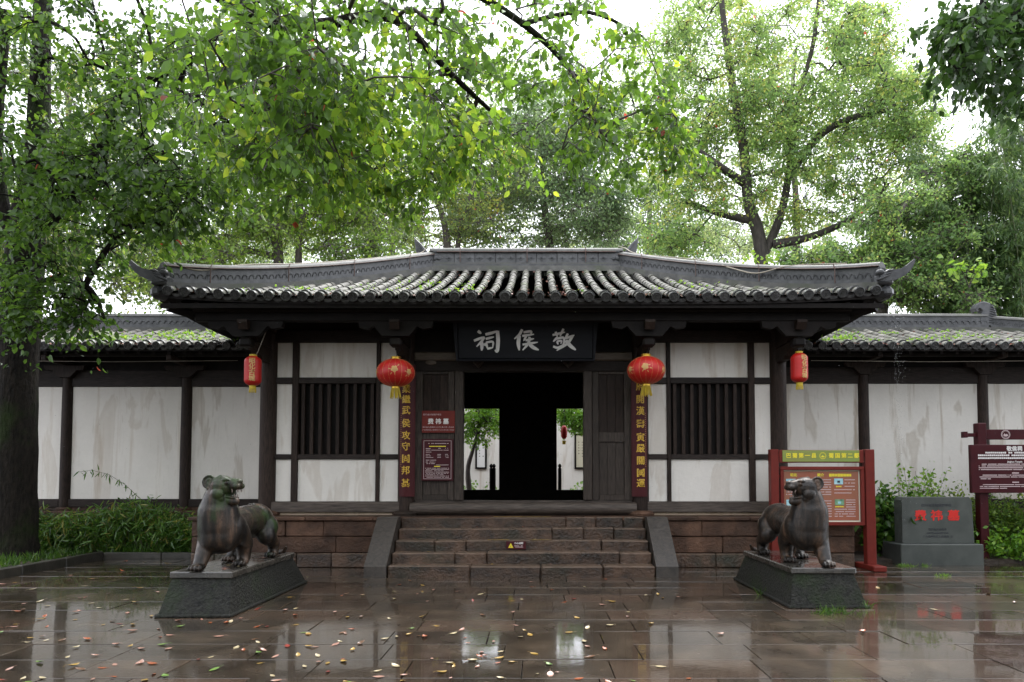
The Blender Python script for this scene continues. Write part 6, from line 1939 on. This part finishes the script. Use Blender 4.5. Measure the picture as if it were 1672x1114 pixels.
shrub(1612, 900, 12.5, .16, .55, 20, .09, 26, 'leaf_bright', 'low bright shrub by the end of the tablet base', None, .5)
shrub(1665, 905, 12.35, .35, .45, 26, .09, 26, 'leaf_bright', 'low bright ground shrub below the dark red sign', None, .4)
shrub(1770, 890, 12.8, .6, 1.2, 50, .08, 40, 'leaf_bright2', 'shrub at the outer post of the dark red sign', None, .35)
grass('weed_patch', 'small green weeds growing at the foot of the tablet', [(P(px, 924, 11.75).x, 11.78+rng.uniform(-.03, .03), 0.0) for px in [rng.uniform(1470, 1492) for _ in range(14)]+[rng.uniform(1505, 1518) for _ in range(5)]], .03, .08, 8, 'leaf_bright', 'weeds', None, None, 1.2)
grass('weed_patch', 'few flat weeds in the paving joints in front of the tablet', [(P(px, 940, 10.6).x, 10.6+rng.uniform(-.05, .05), 0.0) for px in [rng.uniform(1531, 1552) for _ in range(11)]], .03, .07, 7, 'leaf_bright', 'weeds', 'stuff', None, 1.3)

# ---- creepers, moss sprouts and litter on the roofs
def roof_creeper(label, fn, spots, ls, group):
    t_pos, dr, sz = [], [], []
    for (u0, t0, ru, rt, n) in spots:
        for _ in range(n):
            p = fn(u0+rng.gauss(0, ru), min(max(t0+rng.gauss(0, rt), 0.0), 1.0))
            t_pos.append((p.x, p.y, p.z+rng.uniform(.05, .12))); dr.append(nr.normal(size=3)*np.array([1, .7, .35])+np.array([0, -.5, .1])); sz.append(ls*rng.uniform(.5, 1.2))
    o = inst('creeper', leaves_mesh('creeper', LEAF_SM, np.array(t_pos), np.array(dr), np.array(sz), nr.uniform(.1, .95, len(sz)), MAT['leaf_bright']), Matrix.Identity(4), None)
    return tag(o, label, 'creeper', group)
def wf(x, t): return Vector((x, WYE+WD*t, wing_z(t)))
sp = [(x, rng.uniform(.12, .7), .18, .10, 26) for x in np.arange(-9.2, -5.7, .16)]
roof_creeper('green creeper spreading over the tiles of the wing by the hedge', wf, sp, .085, 'plants on the roofs')
sp = [(rng.uniform(5.7, 9.8), rng.uniform(.05, .75), .10, .04, 14) for _ in range(16)] + [(5.9+.25*k, .12+.1*k, .12, .05, 22) for k in range(5)] + [(8.9+.10*k, .95-.12*k, .04, .03, 8) for k in range(6)]
roof_creeper('bright sprouts scattered on the tiles of the wing behind the tablet', wf, sp, .075, 'plants on the roofs')
sp = [(rng.uniform(-5.2, 4.5), rng.uniform(.0, .5), .09, .03, 9) for _ in range(26)] + [(rng.uniform(-5, -2), rng.uniform(.05, .3), .1, .04, 12) for _ in range(9)]
roof_creeper('tiny sprouts growing between the tile rows of the main hall roof', hall_surf, [q for q in sp if q[1] < hall_tmax(q[0])-.15], .065, 'plants on the roofs')
def litter(label, fn, xs, n, tm, ls=.055):
    pos, dr = [], []
    for _ in range(n):
        k = rng.randrange(len(xs)); x = xs[k]+rng.gauss(0, .045); t_ = abs(rng.gauss(0, .10)) if rng.random() < .6 else rng.uniform(0, 1)
        if t_ > tm(x)-.05: continue
        p = fn(x, t_); pos.append((p.x, p.y, p.z+.035)); dr.append(nr.normal(size=3)*np.array([1, 1, .25]))
    o = inst('leaf_litter', leaves_mesh('leaf_litter', LEAF_SM, np.array(pos), np.array(dr), nr.uniform(.5, 1.2, len(pos))*ls, nr.uniform(0, 1, len(pos)), MAT['litter']), Matrix.Identity(4), None)
    return tag(o, label, 'leaf litter', None, 'stuff')
litter('dead leaves caught between the tiles of the main roof', hall_surf, [(-21.0+k)*TS for k in range(43)], 2600, hall_tmax)
litter('dead leaves caught between the tiles of the wing roofs', wf, [s*(WXI+.15+(k+.5)*TS) for s in (-1, 1) for k in range(20)], 1500, lambda x: 1.0)

# ---- saplings rooted on the roofs
def sapling(px, py, Y, w, lab, n=46, ls=.2):
    c = P(px, py, Y); t = thing('roof_sapling', c, lab, 'sapling', 'plants on the roofs')
    sm = MB(); pos, dr = [], []
    for k in range(5):
        e = c + Vector((rng.uniform(-w, w), rng.uniform(-.2, .1), rng.uniform(.12, .55)))
        sm.tube([c, c.lerp(e, .5)+Vector((0, 0, .08)), e], [.012, .008, .004], 5)
        for _ in range(n//5):
            pos.append(np.array(e)+nr.normal(size=3)*np.array([.16, .1, .09])); dr.append(nr.normal(size=3)*np.array([1, .6, .3])+np.array([0, -.2, -.35]))
    sm.build('stem', MAT['twig'], t)
    inst('foliage', leaves_mesh('foliage', LEAF_OV, np.array(pos), np.array(dr), nr.uniform(.6, 1.1, len(pos))*ls, nr.uniform(.4, 1, len(pos)), MAT['leaf_bright']), Matrix.Identity(4), t)['kind'] = 'stuff'
sapling(1582, 470, 15.9, .42, 'light green large-leaved sapling standing above the wing ridge before the bamboo')
sapling(1243, 440, 17.0, .35, 'bright sapling peeping over the hip ridge at the foot of the forked tree', 40, .15)

# ---- fallen leaves on the wet paving: each its own thing
FL = [('red', (0.26,0.030,0.016), (0.16,0.024,0.014)), ('orange', (0.33,0.085,0.02), (0.22,0.05,0.015)), ('yellow', (0.40,0.25,0.05), (0.26,0.16,0.035)), ('pale_pink', (0.42,0.25,0.19), (0.28,0.13,0.09)), ('cream', (0.46,0.39,0.25), (0.32,0.25,0.12)), ('green', (0.09,0.20,0.03), (0.15,0.22,0.04)), ('brown', (0.14,0.065,0.028), (0.09,0.045,0.022))]
FM = []
for (nm, c1, c2) in FL:
    mt = M('fallen_leaf_'+nm, c1, c2, 30, .3, coat=.5, coatr=.1)
    vs_ = []
    for q in range(3):
        v, f = [], []
        nseg = 6
        for i in range(nseg+1):
            u = i/nseg; w = .30*math.sin(math.pi*min(1, u*1.02))**.8*(1-.25*u)
            cz = (.12+.10*q)*(u-.5)**2*2; ez = .10+.07*q
            for sgn in (-1, 0, 1): v.append((sgn*w+.06*q*math.sin(3*u), u-.5, cz+ (ez*w*1.6 if sgn else 0)))
        for i in range(nseg):
            for a in (0, 1): f.append((3*i+a, 3*i+a+1, 3*i+4+a, 3*i+3+a))
        b = MB().add(v, f); b.tube([(0, -.5, v[1][2]), (.03, -.68, v[1][2]+.02), (.02, -.85, .06)], .012, 4)
        zmin = min(p[2] for p in b.v); b.v = [(p[0], p[1], p[2]-zmin) for p in b.v]
        vs_.append(b.mesh('fallen_leaf', mt, True, None))
    FM.append(vs_)
nf = 0; tries = 0
def blocked(x, y_):
    if -3.98 < x < -3.04 and 7.45 < y_ < 10.05: return True
    if 3.12 < x < 4.17 and 7.97 < y_ < 10.33: return True
    if abs(x) < 2.45 and y_ > 10.44: return True
    if abs(x) < 5.7 and y_ > 11.55: return True
    return x < -7.75
while nf < 250 and tries < 20000:
    tries += 1
    px, py = rng.uniform(-10, 1672), 914+198*rng.random()
    dens = 1.0 if px < 800 else (.85 if px < 1000 else (.35 if px < 1130 else .03))
    if px < 330 and py < 1000: dens = 1.0
    elif py < 960: dens *= .5
    if rng.random() > dens: continue
    Y = 1717/(py-778); p = P(px, py, Y)
    if blocked(p.x, Y): continue
    k = rng.choices(range(7), (7, 15, 20, 22, 24, 5, 10))[0]
    s_l = rng.uniform(.05, .105)
    T = Matrix.Translation((p.x, Y, .003)) @ Matrix.Rotation(rng.uniform(0, 6.28), 4, 'Z') @ Matrix.Rotation(rng.gauss(0, .12), 4, 'X') @ Matrix.Diagonal((s_l, s_l, s_l, 1))
    o = inst('fallen_leaf', FM[k][rng.randrange(3)], T, None)
    nm = FL[k][0].replace('_', ' ')
    tag(o, f'fallen {nm} leaf lying on the wet paving', 'leaf', f'fallen {nm} leaves on the paving'); nf += 1
# a few on the plinth and the steps
for (x, yy, z, k) in ((-3.30, 7.80, .482, 1), (-3.36, 7.90, .482, 0), (-3.42, 8.15, .482, 2), (-3.25, 8.05, .482, 4), (-3.5, 8.5, .482, 1), (-3.3, 8.9, .482, 3)):
    T = Matrix.Translation((x, yy, z+.001)) @ Matrix.Rotation(rng.uniform(0, 6.28), 4, 'Z') @ Matrix.Diagonal((.07, .07, .07, 1))
    o = inst('fallen_leaf', FM[k][1], T, None); nm = FL[k][0].replace('_', ' ')
    tag(o, f'{nm} leaf dropped on top of the green tiger plinth', 'leaf', 'leaves on the plinth')
for q in range(22):
    kk = rng.randrange(0, 4); x = rng.uniform(-1.9, .6); yy = YS+kk*TR+rng.uniform(.06, .22)
    k = rng.choices(range(7), (3, 5, 3, 2, 2, 0, 2))[0]
    T = Matrix.Translation((x, yy, RI*(kk+1)+.009)) @ Matrix.Rotation(rng.uniform(0, 6.28), 4, 'Z') @ Matrix.Diagonal((.06, .06, .06, 1))
    o = inst('fallen_leaf', FM[k][q % 3], T, None); nm = FL[k][0].replace('_', ' ')
    tag(o, f'{nm} leaf dropped on the stone steps', 'leaf', f'{nm} leaves on the steps')

# ================================================================== courtyard seen through the hall
cw = MB().box(-9, 9, 26.9, 27.15, 0.4, 4.4).build('courtyard_wall', MAT['plaster'], None)
tag(cw, 'white courtyard wall glimpsed through the rear doorways of the hall', 'wall')
tag(MB().box(-9, 9, 20.5, 26.85, -0.06, .52).build('courtyard_floor', MAT['stone']), kind='structure')
tag(MB().box(-9, 9, 26.62, 26.88, .53, .80, .01).build('wall_skirting', MAT['wood_black']), 'dark skirting along the foot of the courtyard wall', 'skirting')
def scroll(px0, px1, py0, py1, frame, lab):
    Y = 26.85; a = P(px0, py1, Y); b_ = P(px1, py0, Y)
    t = thing('framed_scroll', a, lab, 'picture', 'framed scrolls in the courtyard')
    w = .07
    for q in ((a.x, b_.x, b_.z-w, b_.z), (a.x, b_.x, a.z, a.z+w), (a.x, a.x+w, a.z+w, b_.z-w), (b_.x-w, b_.x, a.z+w, b_.z-w)):
        MB().box(q[0], q[1], Y-.05, Y+.03, q[2], q[3], .006).build('frame_rail', MAT['wood_black'], t)
    MB().box(a.x+w, b_.x-w, Y-.02, Y+.02, a.z+w, b_.z-w).build('paper', MAT['white'] if frame else MAT['paper'], t)
    cx0, cx1 = a.x+w+.08, b_.x-w-.08
    r = [(x, x+.05, z, .05) for x in np.arange(cx0, cx1, .14) for z in np.arange(a.z+.5, b_.z-.3, .11)]
    dashes([(x, x+.045, z, .05) for (x, _, z, _) in r], Y-.021, MAT['bamboopole'], t, 'writing')
scroll(776, 795, 718, 766, 1, 'white framed calligraphy scroll seen past the slanting courtyard tree')
scroll(938, 962, 708, 766, 0, 'yellowed framed calligraphy scroll seen through the narrower rear doorway')
b = P(770, 790, 22.5); b.z = .52
NL += build_tree('courtyard_tree', 'small slanting green tree in the courtyard seen through the hall', [[(b, .10), (P(764, 770, 22.5), .08), (P(772, 735, 22.5), .06), (P(780, 705, 22.5), .045)]],
        blobs_px([(780, 688, 48, 30, 21.8, 23.2, 70), (800, 676, 30, 20, 21.8, 23.2, 24), (770, 640, 70, 30, 21.8, 23.4, 22)]), .34, 60, .10, LEAF_SM, MAT['leaf_bright'], MAT['twig'], 'courtyard plants', tint_mu=.45, rtip=.006, minz=1.5, step=.3)
b = P(985, 790, 22.5); b.z = .52
NL += build_tree('courtyard_tree', 'green tree in the courtyard reaching in over the yellowed scroll', [[(b, .09), (P(984, 740, 22.5), .07), (P(975, 690, 22.5), .05), (P(960, 665, 22.5), .04)]],
        blobs_px([(945, 680, 30, 22, 21.8, 23.2, 44), (930, 676, 22, 14, 22, 23, 22), (950, 640, 60, 30, 21.8, 23.4, 20)]), .30, 60, .10, LEAF_SM, MAT['leaf_bright'], MAT['twig'], 'courtyard plants', tint_mu=.4, rtip=.006, minz=1.5, step=.3)
def yard_shrub(px, py, w, h, lab):
    c = P(px, py, 23.5); cs = [(c.x+rng.gauss(0, w), 23.5+rng.gauss(0, .2), .52, h*rng.uniform(.4, 1)) for _ in range(24)]
    return leafy_patch('courtyard_shrub', lab, 'shrub', (c.x, 23.5, .52), cs, LEAF_SM, .13, 18, 'leaf_bright', .2, .1, .09, .4, .2, 'courtyard plants', True, 'twig')
yard_shrub(772, 795, .35, 1.0, 'low shrub at the foot of the slanting courtyard tree')
yard_shrub(955, 795, .25, .8, 'low shrub beneath the yellowed courtyard scroll')
# turned posts of a balustrade inside the rear doorway
for (px, lab) in ((802, 'dark turned post just inside the wider rear doorway'), (806.5, 'second dark turned post, doubled up inside the wider rear doorway'), (914, 'dark turned post in the narrower rear doorway')):
    c = P(px, 800, 19.4); top = P(px, 757, 19.4).z
    o = MB().lathe([(.05, 0), (.05, top-PLAT-.14), (.03, top-PLAT-.12), (.055, top-PLAT-.07), (.03, top-PLAT-.02), (.0, top-PLAT)], (c.x, 19.4, PLAT-.003), 10).build('railing_post', MAT['wood_black'], None, True)
    tag(o, lab, 'post', 'balustrade posts in the hall')
c = P(890, 720, 18.55)
T = Matrix.Translation(c) @ Matrix.Rotation(R(90), 4, 'X')
rm_ = thing('round_mirror', c, 'round dusty mirror hanging on the dark inner screen', 'mirror')
MB().lathe([(0, 0), (.13, 0), (.13, .02), (0, .025)], (0, 0, 0), 20, T).build('glass', MAT['mirror'], rm_, True)
MB().lathe([(.13, -.01), (.15, -.01), (.15, .025), (.13, .03)], (0, 0, 0), 20, T).build('rim', MAT['wood_black'], rm_, True)
c = P(921, 706, 20.4)
rl = thing('courtyard_lantern', c, 'red lantern hanging in the courtyard behind the narrower rear doorway', 'lantern')
MB().lathe([(.04, -.2), (.085, -.14), (.1, 0), (.085, .14), (.04, .2)], c, 18).build('lantern_body', MAT['lantern'], rl, True, None)
MB().lathe([(.05, -.36), (.06, -.25)], c, 10).build('tassel', MAT['tassel'], rl, True)
MB().tube([c+Vector((0, 0, .23)), c+Vector((0, 0, 1.2))], .006, 5).build('hanging_wire', MAT['ink'], rl)
print('leaves', NL, 'fallen', nf)

# ================================================================== rain: falling drops, and the stream from the eave corner
def drops(name, label, pts, r, lo, hi):
    mb = MB(); t_ = MB().ball((0, 0, 0), 1.0, 6, 4); out_v, out_f = [], []
    for p in pts:
        k = rng.uniform(lo, hi); b_ = len(out_v)
        out_v += [(p[0]+v[0]*r*k, p[1]+v[1]*r*k, p[2]+v[2]*r*k*1.5) for v in t_.v]
        out_f += [tuple(i+b_ for i in f) for f in t_.f]
    me = make_mesh(name, out_v, out_f, MAT['raindrop'], True, None)
    return tag(inst(name, me, Matrix.Identity(4), None), label, 'rain', None, 'stuff')
MAT['raindrop'], _nt, _b, _o = nodes_of('rain_water')
_b.inputs['Base Color'].default_value = (.95, .97, 1, 1); _b.inputs['Transmission Weight'].default_value = 0.75; _b.inputs['Roughness'].default_value = .08; _b.inputs['IOR'].default_value = 1.33
drops('rain_drops', 'rain drops falling in front of the hall', [(rng.uniform(-.7, .7)*yy, yy, rng.uniform(.1, 4.6)) for yy in [rng.uniform(8, 11.4) for _ in range(200)]], .0025, .6, 1.2)
c = P(1464, 500, 10.95)
drops('water_stream', 'loose stream of water falling from the eave corner on the bamboo side', [(c.x+rng.gauss(0, .05), c.y+rng.gauss(0, .05), rng.uniform(.05, 1)**.8*4.2) for _ in range(520)], .0028, .5, 1.3)
